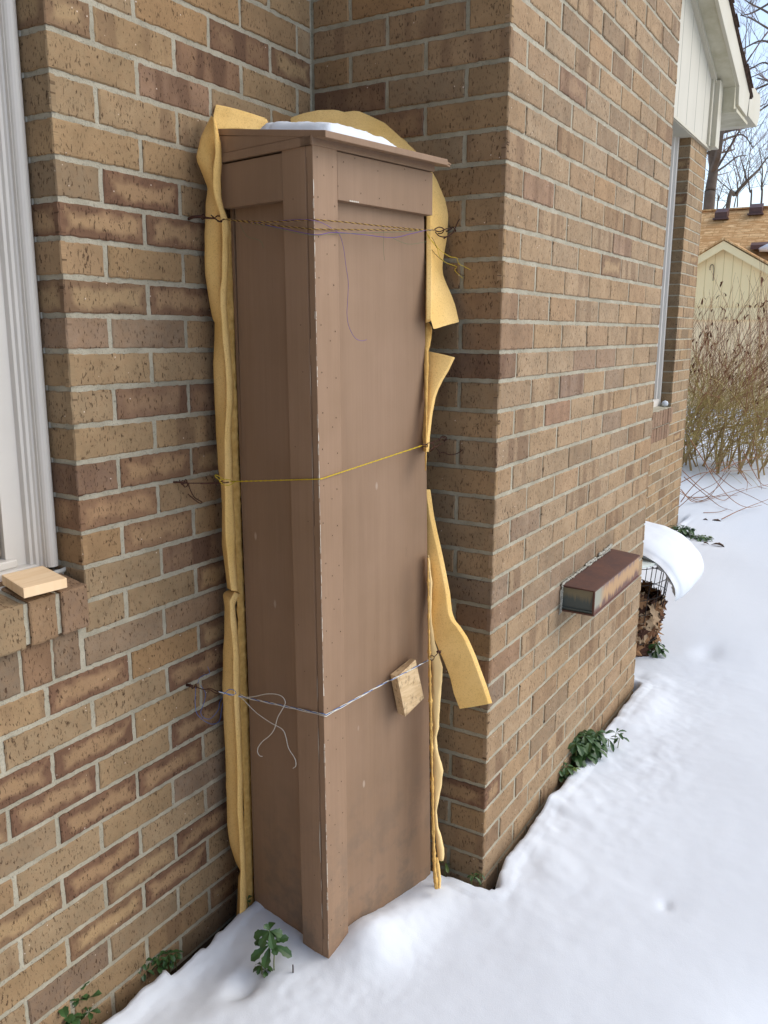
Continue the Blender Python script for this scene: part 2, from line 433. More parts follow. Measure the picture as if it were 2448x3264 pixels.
# bricks that stand out in the photograph: (wall, course, index from the corner) -> colour, flash, banding
DARK = [92, 66, 52]
special = {
 ('A', 2, 1): ([132,104,90], 0, .7), ('A', 1, 2): ([118,88,72], 0, .9), ('A', 0, 2): ([96,70,58], .3, .9), ('A', 5, 1): ([120,92,78], 1, 0), ('A', 6, 0): ([140,112,90], 1, 0), ('A', 6, 1): ([140,112,90], .9, 0),
 ('A', 8, 1): ([142,114,92], .8, .2), ('A', 9, 1): ([128,112,98], 0, 0), ('A', 9, 0): ([132,112,98], 0, 0), ('A', 11, 1): ([118,92,78], .3, .9), ('A', 11, 2): ([118,92,78], .4, .6),
 ('A', 13, 0): ([100,78,70], 0, .3), ('A', 13, 1): ([136,104,80], .7, 0), ('A', 14, 0): ([142,108,84], .5, .2), ('A', 16, 1): ([118,92,78], .2, .9), ('A', 15, 1): ([144,114,88], .5, 0),
 ('A', 18, 0): ([122,108,94], 0, 0), ('A', 18, 1): ([128,106,88], 0, 0), ('A', 19, 0): ([130,98,82], .9, 0), ('A', 20, 1): ([120,90,76], 1, 0), ('A', 21, 0): ([112,84,72], 1, 0), ('A', 21, -1): ([112,84,72], 1, 0),
 ('A', 20, 2): ([112,84,72], 1, 0), ('A', 22, 1): ([110,84,74], 1, 0), ('A', 22, -1): ([110,84,74], 1, 0), ('A', 23, 0): ([112,84,72], 1, 0), ('A', 23, 1): ([112,84,72], 1, 0), ('A', 24, 1): ([120,106,96], 0, 0),
 ('A', 25, 0): ([116,86,72], 1, 0), ('A', 26, 1): ([112,84,72], 1, 0), ('A', 27, 1): ([112,84,72], 1, 0), ('A', 28, -1): ([104,90,82], 0, 0), ('A', 25, 2): ([118,104,92], 0, 0),
 ('B', 10, 0): ([84,62,52], 0, .5), ('B', 18, 0): ([104,92,80], 0, 0), ('B', 22, 0): ([100,88,78], 0, 0), ('B', 26, 0): ([110,84,68], 1, 0), ('B', 19, 0): ([106,82,66], 0, .2), ('B', 21, 0): ([116,86,66], 0, 0),
 ('B', 1, 2): ([98,74,58], .2, .6), ('B', 2, 1): ([104,80,62], .4, .5), ('B', 9, 0): ([120,94,72], 0, .1), ('B', 8, 0): ([126,100,76], 0, .3),
 ('C', 10, 0): ([138,112,96], .3, .9), ('C', 11, 2): ([122,104,96], 0, .5), ('C', 12, 2): ([136,102,84], 0, .2), ('C', 13, 4): ([126,112,98], 0, 0), ('C', 16, 1): ([126,112,98], 0, .2),
 ('C', 19, 2): ([126,112,98], 0, 0), ('C', 19, 3): ([124,110,96], 0, 0), ('C', 20, 2): ([124,110,98], 0, 0), ('C', 4, 1): ([136,106,88], 0, .4), ('C', 5, 4): ([140,116,100], 0, .4), ('C', 20, 3): ([130,114,100], 0, 0),
 ('C', 15, 0): ([130,108,94], 0, .6), ('C', 11, 4): ([132,118,102], 0, 0), ('C', 10, 3): ([130,110,96], 0, 0), ('C', 10, 4): ([132,112,96], 0, 0), ('C', 0, 2): ([138,112,96], .4, .5),
}
def spec_for(wall, k, i, style):
    key = (wall, k, i)
    if key not in spec_cache:
        sp = special.get(key) or brick_color(rs, style)
        spec_cache[key] = (sp, rs.uniform(0, 30))
    return spec_cache[key]
X, Y, Z = Vector((1, 0, 0)), Vector((0, 1, 0)), Vector((0, 0, 1))
house = empty('brick_house', (0, 0, 0))
tag(house, 'tan brick house wall with a brick chimney breast, white trimmed windows and a white gable', 'house')
rb = random.Random(5)
SILL_K = 19
def course_joints(k, a, b, off):          # joints of a running bond between a and b
    s = off + math.ceil((a - off + 1e-6) / .2032) * .2032; out = [a]
    while s < b - .01:
        if s - a > .012: out.append(s)
        s += .2032
    out.append(b); return out
# wall A : plane y = 0, origin x = 0 (concave corner)
wa = Wall()
for k in range(K0, 33):
    st = .009 if k > -4 else .06
    zlo, zhi = zA(k + 1), zA(k)
    f0 = (lambda z: (lambda u: z(u) + J))(zlo); f1 = (lambda z: (lambda u: z(u) - J))(zhi)
    off = -Lw + (0 if k % 2 == 0 else .1016)
    if k < 16: a = -Lw
    elif k < SILL_K: a = -Lw + (.006 if k == 16 else -.004 if k == 17 else -.010)
    else: a = -1.55
    js = course_joints(k, a, 0.0, off if k < SILL_K else off)
    for i in range(len(js) - 1):
        idx = i if k < SILL_K else int(round((js[i] + Lw) / .2032 - (.25 if k % 2 else 0)))
        ii = idx
        if k >= SILL_K: ii = int(math.floor((.5 * (js[i] + js[i+1]) + Lw) / .2032 + (.5 if k % 2 else 0)))
        sp = spec_for('A', k, ii, 'A')
        u0 = js[i] + (J if i else (0 if k < 16 else .002)); u1 = js[i+1] - J
        if u1 - u0 < .015: continue
        wa.brick(Vector((0, 0, 0)), X, -Y, u0, u1, f0, f1, sp, rb, st)
    if k < 17:                              # return into the window reveal
        sp = spec_for('A', k, 0, 'A')
        g0 = (lambda z: (lambda u: z))(f0(-Lw)); g1 = (lambda z: (lambda u: z))(f1(-Lw))
        wa.brick(Vector((-Lw, 0, 0)), Y, -X, 0.0, .088, g0, g1, (sp[0], sp[1] + 3), rb, st)
wa.sheet([(-Lw + .003, .0028, 0.9), (.005, .0028, 0.9), (.005, .0028, 4.9), (-Lw + .003, .0028, 4.9)])
wa.sheet([(-1.6, .0028, -.2), (.005, .0028, -.2), (.005, .0028, .9001), (-1.6, .0028, .9001)])
wa.sheet([(-Lw + .003, .0028, .86), (-Lw + .003, .0028, 4.9), (-Lw + .003, .12, 4.9), (-Lw + .003, .12, .86)])
# rowlock sill under the left window: two courses of bricks on edge
xs = [-.7770, -.8425, -.9110, -.980, -1.048, -1.116, -1.184, -1.252, -1.32, -1.388]
zt, zb = Z0 - 1.1115, Z0 - 1.1955
for i in range(len(xs) - 1):
    x1, x0 = xs[i] - (0 if i == 0 else J * 1.2), xs[i+1] + J * 1.2
    c = ([118, 96, 82] if i == 0 else [134, 108, 84]) if i < 2 else brick_color(rs, 'A')[0]
    sp = ((c, 0, 0), rs.uniform(0, 9))
    wa.brick(Vector((0, 0, 0)), X, -Y, x0, x1, lambda u: zb, lambda u: zt, sp, rb, .008, proud=.018, dep=.03)
    # its sloping top
    wa.brick(Vector((0, -.0165, zt - .001)), X, Vector((0, -.17, .98)), x0, x1, lambda u: 0, lambda u: .115, (sp[0], sp[1] + 2), rb, .012, up=Vector((0, .985, .17)))
xs2 = [-.7860, -.8520, -.9200, -.988, -1.056, -1.124, -1.192, -1.26, -1.33]
for i in range(len(xs2) - 1):
    x1, x0 = xs2[i] - J * .6, xs2[i+1] + J * .9
    c = [[114, 100, 88], [118, 90, 72], [104, 94, 84]][i % 3]
    wa.brick(Vector((0, 0, 0)), X, -Y, x0, x1, lambda u: zL[19] + Z0 * 0 + .004, lambda u: zb - .003, ((c, 0, .2), rs.uniform(0, 9)), rb, .008)
wa.sheet([(-1.6, -.012, zb + .004), (-.781, -.012, zb + .004), (-.781, -.012, zt - .004), (-1.6, -.012, zt - .004)])
wa.sheet([(-1.6, -.012, zt - .004), (-.781, -.012, zt - .004), (-.781, .1, zt + .0155), (-1.6, .1, zt + .0155)])
wa.build('brick_wall', house)
# chimney breast: face B (x = 0) and face C (y = -dpt), far flank at x = E
wc = Wall()
for k in range(K0, 32):
    st = .009 if k > -13 else .06
    z1, z0 = zB[k] - J, zB[k+1] + J
    f0 = (lambda z: (lambda u: z))(z0); f1 = (lambda z: (lambda u: z))(z1)
    odd = k % 2
    stB = .009 if k > -4 else .06
    # B: measured from the convex corner inwards
    w0 = .1016 if odd else .2032
    e = [0, w0]
    while e[-1] + .2032 < dpt - .02: e.append(e[-1] + .2032)
    e.append(dpt)
    for i in range(len(e) - 1):
        sp = spec_for('B', k, i, 'B')
        u0 = -dpt + e[i] + (J if i else 0); u1 = -dpt + e[i+1] - J
        wc.brick(Vector((0, 0, 0)), Y, -X, u0, u1, f0, f1, sp, rb, stB)
    w0 = .2032 if odd else .1016
    e = [0, w0]
    while e[-1] + .2032 < E - .02: e.append(e[-1] + .2032)
    e.append(E)
    for i in range(len(e) - 1):
        sp = spec_for('B', k, 0, 'B') if i == 0 else spec_for('C', k, i, 'C')
        if i == 0: sp = ((([q + 8 for q in sp[0][0]]), sp[0][1], sp[0][2]), sp[1] + 5)  # same corner brick, colour lightened on the better-lit C face
        u0 = e[i] + (J if i else 0); u1 = e[i+1] - (J if i < len(e) - 2 else 0)
        wc.brick(Vector((0, -dpt, 0)), X, -Y, u0, u1, f0, f1, sp, rb, st * 1.1 if i < 4 else st * 1.6)
    for i, (q0, q1) in enumerate([(0, .1), (.11, .3), (.31, .51)]):
        wc.brick(Vector((E, -dpt, 0)), Y, X, q0, q1, f0, f1, spec_for('C', k, 20 + i, 'C'), rb, .06)
q = .0028
wc.sheet([(q, -dpt + q, -.3), (q, 0.004, -.3), (q, 0.004, 4.9), (q, -dpt + q, 4.9)], 2)
wc.sheet([(q, -dpt + q, -.3), (q, -dpt + q, 4.9), (E - q, -dpt + q, 4.9), (E - q, -dpt + q, -.3)])
wc.sheet([(E - q, -dpt + q, -.3), (E - q, .0, -.3), (E - q, .0, 4.9), (E - q, -dpt + q, 4.9)])
wc.build('chimney', house, [m_brick, m_mortar, m_mortar_g])
# wall D: y = 0 beyond the chimney, with a window
wd = Wall()
XD1 = 4.50; WX0, WX1 = 2.75, 4.02; pitch = .0698
zD = lambda j: Z0 - .2596 - .0698 * j
SZ, HZ = Z0 - 1.115, Z0 + .555             # window sill and head
for j in range(-12, 27):
    z1, z0 = zD(j) - .004, zD(j + 1) + .004
    f0 = (lambda z: (lambda u: z))(z0); f1 = (lambda z: (lambda u: z))(z1)
    segs = [(E, XD1)]
    zm = (z0 + z1) / 2
    if zm > SZ: segs = [(E, WX0), (WX1, XD1)]
    elif zm > SZ - .21: segs = [(E, WX0), (WX1 - (.0 if zm > SZ - .1 else .04), XD1)]
    for (a, b) in segs:
        js = course_joints(j, a, b, .0 + (.1016 if j % 2 else 0))
        for i in range(len(js) - 1):
            if js[i+1] - js[i] < .02: continue
            sp = (brick_color(rs, 'D'), rs.uniform(0, 20))
            wd.brick(Vector((0, 0, 0)), X, -Y, js[i] + (.004 if i else 0), js[i+1] - (.004 if js[i+1] < XD1 - .01 else 0), f0, f1, sp, rb, .02, j=.0014)
    if zm > SZ:
        c = brick_color(rs, 'B')  # reveal takes B's darker tone, the shade of its side painted in
        wd.brick(Vector((WX1, 0, 0)), Y, -X, 0, .10, f0, f1, (c, rs.uniform(0, 9)), rb, .03)
    wd.brick(Vector((XD1, 0, 0)), Y, X, 0, .2, f0, f1, (brick_color(rs, 'D'), rs.uniform(0, 9)), rb, .05)
for r_, (za, zb_, pr) in enumerate([(SZ - .10, SZ - .005, .012), (SZ - .20, SZ - .11, .002)]):
    xx = WX1 + .01 - r_ * .03
    while xx > 2.6:
        sp = ((([128, 100, 88], [112, 88, 78], [136, 112, 98])[rs.randrange(3)], 0, .2), rs.uniform(0, 9))
        wd.brick(Vector((0, 0, 0)), X, -Y, xx - .0577, xx, (lambda z: lambda u: z)(za), (lambda z: lambda u: z)(zb_), sp, rb, .02, proud=pr, dep=.03)
        xx -= .0677
wd.sheet([(E, q, -.3), (XD1 - q, q, -.3), (XD1 - q, q, SZ), (E, q, SZ)])
wd.sheet([(E, q, SZ), (WX0, q, SZ), (WX0, q, HZ + .2), (E, q, HZ + .2)])
wd.sheet([(WX1 + q, q, SZ), (XD1 - q, q, SZ), (XD1 - q, q, HZ + .1), (WX1 + q, q, HZ + .1)])
wd.sheet([(WX1 + q, q, SZ), (WX1 + q, .13, SZ), (WX1 + q, .13, HZ + .1), (WX1 + q, q, HZ + .1)])
wd.sheet([(XD1 - q, q, -.3), (XD1 - q, 9, -.3), (XD1 - q, 9, 3.0), (XD1 - q, q, 3.0)])
wd.sheet([(WX0, -.01, SZ - .006), (WX1, -.01, SZ - .006), (WX1, .12, SZ + .01), (WX0, .12, SZ + .01)])
wd.build('end_wall', house)

# left window -------------------------------------------------------------
def profile_strip(mb, prof, z0, z1, m=0):      # upright moulding from a plan profile (list of xy)
    n = len(prof); mb.add([(x, y, z0) for x, y in prof] + [(x, y, z1) for x, y in prof], [(i, i+1, n+i+1, n+i) for i in range(n-1)], m)
win = empty('window', (-Lw, .08, Z0 - 1.09)); win.parent = house
def wpart(mb, name, mats, smooth=False):
    off = Vector((-Lw, .08, Z0 - 1.09))
    mb.V = [v - off for v in mb.V]; return mb.build(name, mats, win, smooth)
fz0 = Z0 - 1.086
mb = MB()
prof = [(-.7635, .095), (-.7635, .078), (-.7715, .076), (-.7725, .071)] + [(-.7725 - .0125 + .0125 * math.cos(a), .071 - .012 * math.sin(a)) for a in [i * PI / 8 for i in range(1, 9)]]
prof += [(-.7985, .071), (-.7985, .078), (-.8015, .080), (-.8035, .084), (-.8085, .086), (-.8105, .092), (-.8155, .094), (-.8175, .104), (-.855, .112), (-.855, .16)]
profile_strip(mb, [(x + 0.0, y) for x, y in prof][::-1], fz0, 4.3)
wpart(mb, 'frame', m_white)
mb = MB()                                       # bottom frame rail / sill of the window
mb.box((-2.2, .085, fz0 - .03), (-.79, .16, fz0 + .006)); mb.box((-2.2, .098, fz0 + .006), (-.84, .16, fz0 + .022)); mb.box((-2.2, .06, fz0 - .03), (-.765, .095, fz0 - .012))
bevel(wpart(mb, 'sill', m_white), .003)
mb = MB()                                       # sash with mitred corner
mb.box((-.925, .118, fz0 + .030), (-.860, .15, 4.3)); mb.box((-2.2, .1185, fz0 + .030), (-.925, .1495, fz0 + .10))
sash = bevel(wpart(mb, 'sash', m_sash), .002)
mb = MB(); mb.add([(-.925, .1175, fz0 + .097), (-.8625, .1175, fz0 + .032), (-.8618, .1175, fz0 + .0325), (-.9243, .1175, fz0 + .0975)], [(0, 1, 2, 3)])
mb.box((-.8600, .128, fz0 + .02), (-.8565, .155, 4.3)); mb.box((-2.2, .128, fz0 + .0225), (-.86, .155, fz0 + .0295))
wpart(mb, 'seam', m_gap)
M = Mat('window_glass', srgb(60, 66, 70), .08, .6); m_glass = M.m
mb = MB(); mb.box((-2.2, .132, fz0 + .10), (-.925, .136, 4.3)); pn = wpart(mb, 'pane', m_glass); 
mb = MB(); mb.tube([(-.7625, .074, fz0 - .008), (-.762, .072, fz0 + .3), (-.7625, .073, fz0 + 1.2), (-.762, .073, 4.2)], .0045, 6)
mb.tube([(-.80, .06, fz0 - .012), (-.775, .055, fz0 - .010), (-.757, .058, fz0 - .008), (-.75, .03, fz0 - .012)], .005, 6)
wpart(mb, 'caulk_bead', simple('caulk', srgb(206, 204, 194), .7, .2), True)
# far window
win2 = empty('window', (WX1, .08, SZ)); win2.parent = house
mb = MB(); 
prof = [(0, .0), (-.012, 0), (-.012, -.012), (-.045, -.012), (-.05, .004), (-.065, .006), (-.068, .02), (-.11, .024), (-.11, .06)]
profile_strip(mb, prof[::-1], .012, HZ - SZ); mb.box((WX0 - WX1, -.01, 0.004), (0, .05, .05)); mb.build('frame', m_white, win2)
mb = MB(); mb.box((WX0 - WX1, .03, .05), (-.11, .035, HZ - SZ)); mb.build('pane', m_glass, win2)
mb = MB(); mb.tube([(-.06, -.05, .022), (-.02, -.045, .02)], .02, 8); mb.build('snow_on_sill', m_snow, win2, True)

# gable siding, corner board, soffit, rake, roof, gutter ---------------------
m_siding = siding_material('white_board_siding', srgb(190, 184, 168), srgb(130, 127, 114), .2286, 0, off=-3.79 + .1143, width=.006)
m_trim = simple('white_trim_paint', srgb(190, 183, 165), .55, .3, 0, .07, 5, c2=srgb(184, 176, 154))
m_soffit = simple('soffit_paint', srgb(196, 190, 168), .7, .2, 0, .08, 7, c2=srgb(168, 160, 134))
SL = -.345                                   # slope of the rake
def zs(x): return Z0 + 1.0 + SL * (x - 4.43) # soffit plane
sb = HZ + .02
mb = MB(); mb.prism([(-.9 if 0 else E, -.014, sb), (4.50, -.014, sb), (4.50, -.014, zs(4.50)), (E, -.014, zs(E))], (0, .03, 0))
mb.build('gable_siding', m_siding, house)
mb = MB(); mb.prism([(-5, -.012, 5.0), (E, -.012, 4.2), (E, -.012, zs(E)), (-.25, -.012, zs(-.25)), (-5, -.012, 4.9 - 1.6)][::1], (0, .02, 0))
mb = MB(); mb.box((WX0 - .1, -.010, HZ - .0), (WX1 + .02, .13, HZ + .018)); mb.box((WX0, -.02, sb - .016), (4.52, .01, sb + .0)); mb.build('window_head_trim', m_trim, house)
mb = MB(); mb.box((4.445, -.062, sb - .006), (4.56, .0, zs(4.5) - .0)); mb.box((4.40, -.03, sb - .004), (4.445, .0, zs(4.42))); bevel(mb.build('corner_board', m_trim, house), .003)
OV = .155
ye = -OV
xe = 4.56                                     # foot of the rake
mb = MB()                                       # soffit boards (sloped, then level)
mb.prism([(-.25, -.012, zs(-.25)), (4.60, -.012, zs(4.60)), (4.60, -.012, zs(4.60) + .02), (-.25, -.012, zs(-.25) + .02)], (0, ye + .03, 0))
mb.build('soffit', m_soffit, house)
mb = MB()                                       # frieze moulding against the siding
mb.prism([(-.25, -.04, zs(-.25) - .035), (4.45, -.04, zs(4.45) - .035), (4.45, -.04, zs(4.45)), (-.25, -.04, zs(-.25))], (0, .026, 0)); mb.build('frieze_board', m_trim, house)
zc = Z0 + .795                                # underside of the eave return
mb = MB(); mb.box((4.565, ye + .02, zc + .02), (4.62, .0, zs(4.57) + .01)); mb.box((4.562, ye + .0, zc), (5.0, 8, zc + .02)); mb.box((4.62, ye + .02, zc + .02), (4.98, 8, zs(4.62) - .02))
mb.build('eave_return', m_soffit, house)
mb = MB()                                       # rake fascia in the plane y = -OV
fas = [at(2080 + a / 4.424, b / 4.424, 1, ye) for a, b in [(925, 0), (1225, 1210), (1215, 1480), (1330, 1645), (1372, 1330), (1075, 0)]]
sl = (fas[1] - fas[0]); sl2 = (fas[4] - fas[5])
x0 = -.25
top0 = fas[5] + sl2 * ((x0 - fas[5].x) / sl2.x); bot0 = fas[0] + sl * ((x0 - fas[0].x) / sl.x)
bot0.z = top0.z - (fas[5].z - fas[0].z)
mb.prism([bot0, fas[0], fas[1], fas[2], fas[3], fas[4], fas[5], top0], (0, .022, 0))
bevel(mb.build('fascia', m_trim, house), .003)
rl = sl2.normalized(); nup = Vector((-rl.z, 0, rl.x)); nup = nup if nup.z > 0 else -nup
m_shing = shingle_material('weathered_shingles', [srgb(110, 88, 74), srgb(84, 66, 56), srgb(46, 38, 34), srgb(74, 62, 54)])
rr = random.Random(3)
mb = MB(); L_ = (fas[4] - top0).length + .06; s_ = 0.0
while s_ < L_:
    d = rr.uniform(.10, .15); pr = rr.uniform(.012, .028)
    a = top0 + rl * s_ + nup * .002; b = top0 + rl * min(L_ + .02, s_ + d * 1.02) + nup * .002
    for h0, th, p2 in ((0, .009, pr * .6), (.0095, .008, pr), (.018, .007, pr * .9)):
        mb.prism([a + Vector((0, -p2, 0)) + nup * h0, b + Vector((0, -p2, 0)) + nup * h0, b + Vector((0, .1, 0)) + nup * h0, a + Vector((0, .1, 0)) + nup * h0], nup * th)
    s_ += d
nv = len(mb.V)
ro = mb.build('shingle_edge', simple('dark_shingle_edge', srgb(92, 74, 62), .95, .1, 0, .3, 30, c2=srgb(56, 46, 40)), house)
mb = MB(); e_ = fas[4] + rl * .08 + nup * .012; r0 = top0 + nup * .012
mb.prism([r0, e_, e_ + nup * .01, r0 + nup * .01], (0, 9, 0))
lf = Vector((-.25 - (e_.x + .25), 0, e_.z)); mb.prism([Vector((r0.x, r0.y, r0.z)), Vector((lf.x, r0.y, lf.z)), Vector((lf.x, r0.y, lf.z + .01)), r0 + Vector((0, 0, .012))], (0, 9, 0))
rf = mb.build('roof', m_shing, house)
a_ = rf.data.attributes.new('suv', 'FLOAT_VECTOR', 'POINT'); a_.data.foreach_set('vector', [c for v in rf.data.vertices for c in (v.co.y, v.co.x, 0)])
mb = MB()                                       # gutter along the far eave
g0 = at(2080 + 1350 / 4.424, 1380 / 4.424, 1, ye + .03)
pr = [(0, 0), (.105, 0), (.125, .035), (.12, .085), (.10, .095), (.10, .088), (.008, .088), (0, .09)]
gx, gz = 4.40 , g0.z - .01
gb = at(2080 + 1350 / 4.424, 1630 / 4.424, 1, -.13); gt = at(2080 + 1525 / 4.424, 1400 / 4.424, 1, -.13)
sx_ = (gt.x - gb.x) / .12; szz = (gt.z - gb.z + .02) / .09
mb.prism([(gb.x + a * sx_, -.13, gb.z + b * szz) for a, b in pr], (0, 8.2, 0)); bevel(mb.build('gutter', m_trim, house), .003)
# closed body behind the brick skin
mb = MB(); mb.box((-5, .14, -.3), (4.49, 8.9, 2.9)); mb.box((-5, .0, -.3), (-1.62, .14, 3.4)); mb.box((-1.62, .14, 2.9), (E, .6, 4.7)); mb.box((.05, -dpt + .05, -.3), (E - .05, .1, 4.9))
mb.prism([(-5, .02, 2.9), (4.49, .02, 2.9), (4.49, .02, zs(4.49)), (-.25, .02, zs(-.25)), (-5, .02, zs(4.49))], (0, 8.8, 0))
mb.build('inner_wall', m_sash, house)
mb = MB(); mb.box((-7, -6.5, -.3), (-5.0, .0, 3.0)); mb.build('sky_blocker', simple('blocker_tan', srgb(140, 112, 84), .95, .1, 0, .1, 6), house)  # added unseen block; hides sky on the left to darken left-facing sides

# ------------------------------------------------------------------ snow and soil
o0 = Vector((-.4625, -.3515)); th = R(-10.4)
uR = Vector((math.cos(th), math.sin(th))); uL = Vector((-math.sin(th), math.cos(th)))
kl = .019 / 1.66
BW, BD = .376, .277
def gauss(x, y, cx, cy, sx, sy, h): return h * math.exp(-((x - cx) / sx) ** 2 - ((y - cy) / sy) ** 2)
def fbm(x, y, s, o=3, z=0.): return noise.fractal(Vector((x * s, y * s, z)), .9, 2.0, o)
bumps = []
for u, h in [(.19, .006), (.13, .012), (.08, .004), (.03, -.002)]: bumps.append((o0 + uL * u - uR * .02, .07, h))
for u, h in [(.07, .030), (.12, .036), (.22, .022), (.31, .012)]: bumps.append((o0 + uR * u - uL * .03, .075, h))
def wall_gap(x, y):
    # distance to nearest brick face (positive outside)
    dA = -y if x < 0 else 9
    if x < 0 and y > -dpt: dB = -x
    elif y <= -dpt and x < 0: dB = math.hypot(x, y + dpt)
    else: dB = 9
    dC = (-dpt - y) if 0 <= x <= E else 9
    if x > E: dC = math.hypot(x - E, max(0, -dpt - y)) if y < 0 else 9
    dD = -y if E < x < XD1 else (math.hypot(x - XD1, y) if x >= XD1 and y < 0 else 9)
    return min(dA, dB, dC, dD)
def snow_h(x, y):
    far = max(0, math.hypot(x + .3, y + .4) - 2.5)
    g0_ = wall_gap(x, y); rg = math.exp(-max(0, g0_) / .16)
    h = .014 * fbm(x, y, 1.1, 2) + (.0015 + .004 * rg) * fbm(x, y, 6, 3, 3.) + (.0002 + .0026 * rg) * fbm(x, y, 28, 3, 7.) + .0030 * math.exp(-((x - .85) / .5) ** 2 - ((y + .74) / .12) ** 2) * fbm(x, y, 22, 3, 4.)
    h += far and min(.05, far * .01) * fbm(x, y, .35, 2, 9.)
    h += gauss(x, y, -.42, -.10, .09, .09, .012) + gauss(x, y, -.60, -.33, .16, .12, .004)
    for p, s, a in bumps: h += gauss(x, y, p.x, p.y, s, s, a)
    h += gauss(x, y, .142, -.949, .022, .013, -.008) + gauss(x, y, .142, -.949, .06, .05, -.003)
    h += gauss(x, y, -.2, -1.35, .22, .16, -.05) + gauss(x, y, 1.25, -.62, .16, .07, .02)
    h += gauss(x, y, -.605, -.225, .045, .03, -.03)
    h += gauss(x, y, -.66, -.12, .18, .08, -.028)
    # old trodden hollow beside the wire cage
    h += gauss(x, y, 1.98, -.70, .10, .05, -.014)
    g = max(-.02, wall_gap(x, y))
    wdt = .020 + .016 * (1 + fbm(x + 5, y, 7, 3, 2.)) + (.022 if -.66 < x < -.3 and y > -.2 else 0)
    wdt = max(.006, wdt)
    sx_ = max(0, min(1, (x + .02) / .12)); sx_ = sx_ * sx_ * (3 - 2 * sx_)
    wdt = lerp(wdt, .004 + wdt * .28, sx_)
    lump = max(0, fbm(x * 1.0 + 2, y, 5.5, 3, 8.))
    h += math.exp(-g / .12) * lerp(.008 + .02 * lump, .018 + .028 * lump, sx_)
    nb = math.exp(-max(0, math.hypot(x + .42, y + .30) - .20) / .07)
    h += (.0036 * math.exp(-g / .05) + .0020 * nb) * fbm(x, y, 48, 3, 1.)
    if g < wdt + .05:
        h += .004 * math.exp(-((g - wdt - .03) / .04) ** 2)
        t = max(0, min(1, (wdt + .016 - g) / .03)); t = t * t * (3 - 2 * t)
        h -= t * .16
    return h
def axis_pts(lo, hi, a, b, fine, grow=1.14):
    out = []; x = a
    while x < b: out.append(x); x += fine
    s = fine; x = out[-1]
    while x < hi: s *= grow; x += s; out.append(x)
    s = fine; x = a; left = []
    while x > lo: s *= grow; x -= s; left.append(x)
    return left[::-1] + out
xs_ = axis_pts(-400, 700, -1.15, 1.7, .0085, 1.07); ys_ = axis_pts(-500, 600, -1.25, .012, .0085, 1.07)
V = []; F = []
for x in xs_:
    for y in ys_:
        V.append((x, y, snow_h(x, y) if (-60 < x < 90 and -60 < y < 60) else 0.0))
ny = len(ys_)
for i in range(len(xs_) - 1):
    for j in range(ny - 1):
        F.append((i*ny+j, (i+1)*ny+j, (i+1)*ny+j+1, i*ny+j+1))
sn = mesh_obj('snow_ground', V, F, m_snow, None, True); tag(sn, 'smooth white snow lying on the ground beside the brick wall', 'snow', kind='structure')
mb = MB(); mb.box((-3, -1.6, -.5), (6, .004, -.085)); tag(mb.build('soil', m_soil), 'dark bare soil in the gap between snow and brick wall', 'soil', kind='structure')

# ------------------------------------------------------------------ wooden enclosure
TZ = Z0 - .298                                # underside of the top rail
def ob(z): return Vector((o0.x, o0.y + kl * z))
def bp(u, v, z, out_n=0.0, out_w=0.0):        # u along right face, v along left face, out_n: in front of right face
    p = ob(z) + uR * (u - out_w) + uL * (v - out_n); return Vector((p.x, p.y, z))
box = empty('wooden_enclosure', (o0.x, o0.y, 0)); tag(box, 'tall brown painted wooden cover box with sloping lid standing in the wall corner', 'wooden box')
def bpart(mb, name, mats, parent=box, smooth=False):
    off = Vector((o0.x, o0.y, 0)); mb.V = [v - off for v in mb.V]; return mb.build(name, mats, parent, smooth)
def wR(z): return lerp(.391, .3485, min(1, z / 1.63))
def wL(z): return lerp(.279, .252, min(1, z / 1.61))
zt_, zb_ = Z0 - .292, -.1
def slab(face, a0, a1, za, zb, n0, n1, mb=None, steps=1):   # board on a face, a0/a1 functions or numbers
    mb = mb or MB(); f = lambda v, z: v(z) if callable(v) else v
    for i in range(steps):
        z0, z1 = lerp(za, zb, i / steps), lerp(za, zb, (i + 1) / steps); P = []
        for z in (z0, z1):
            if face == 'R': P += [bp(f(a0, z), 0, z, n1), bp(f(a1, z), 0, z, n1), bp(f(a1, z), 0, z, n0), bp(f(a0, z), 0, z, n0)]
            else: P += [bp(0, f(a0, z), z, 0, n0), bp(0, f(a1, z), z, 0, n0), bp(0, f(a1, z), z, 0, n1), bp(0, f(a0, z), z, 0, n1)]
        mb.hexa(P)
    return mb
TB = .012                                     # trim board thickness; measured faces lie on the trim's plane for corner, panels behind it
rh = Z0 - .3895
bevel(bpart(slab('R', 0.015, wR, zb_, zt_, -.030, -.019), 'front_panel', m_paint), .001)
bevel(bpart(slab('L', 0.015, wL, zb_, zt_, -.030, -.019), 'side_panel', m_paint), .001)
bpart(slab('R', .02, lambda z: wR(z) - .004, zb_, zt_, -.27, -.262), 'back_panel', m_paint)
bpart(slab('L', .02, lambda z: wL(z) - .01, zb_, zt_, -.30, -.29), 'side_panel', m_paint)
bevel(bpart(slab('R', .0005, .065, zb_, zt_, -.019, 0), 'corner_board', m_paint2), .0012)
bevel(bpart(slab('L', .0195, .084, zb_, zt_, -.019, 0), 'corner_board', m_paint2), .0012)
bevel(bpart(slab('R', .0655, .357, rh, zt_ - .010, -.019, -.0008), 'header_board', m_paint), .0012)
bevel(bpart(slab('L', .0845, .272, rh, zt_ - .012, -.019, -.0008), 'header_board', m_paint), .0012)
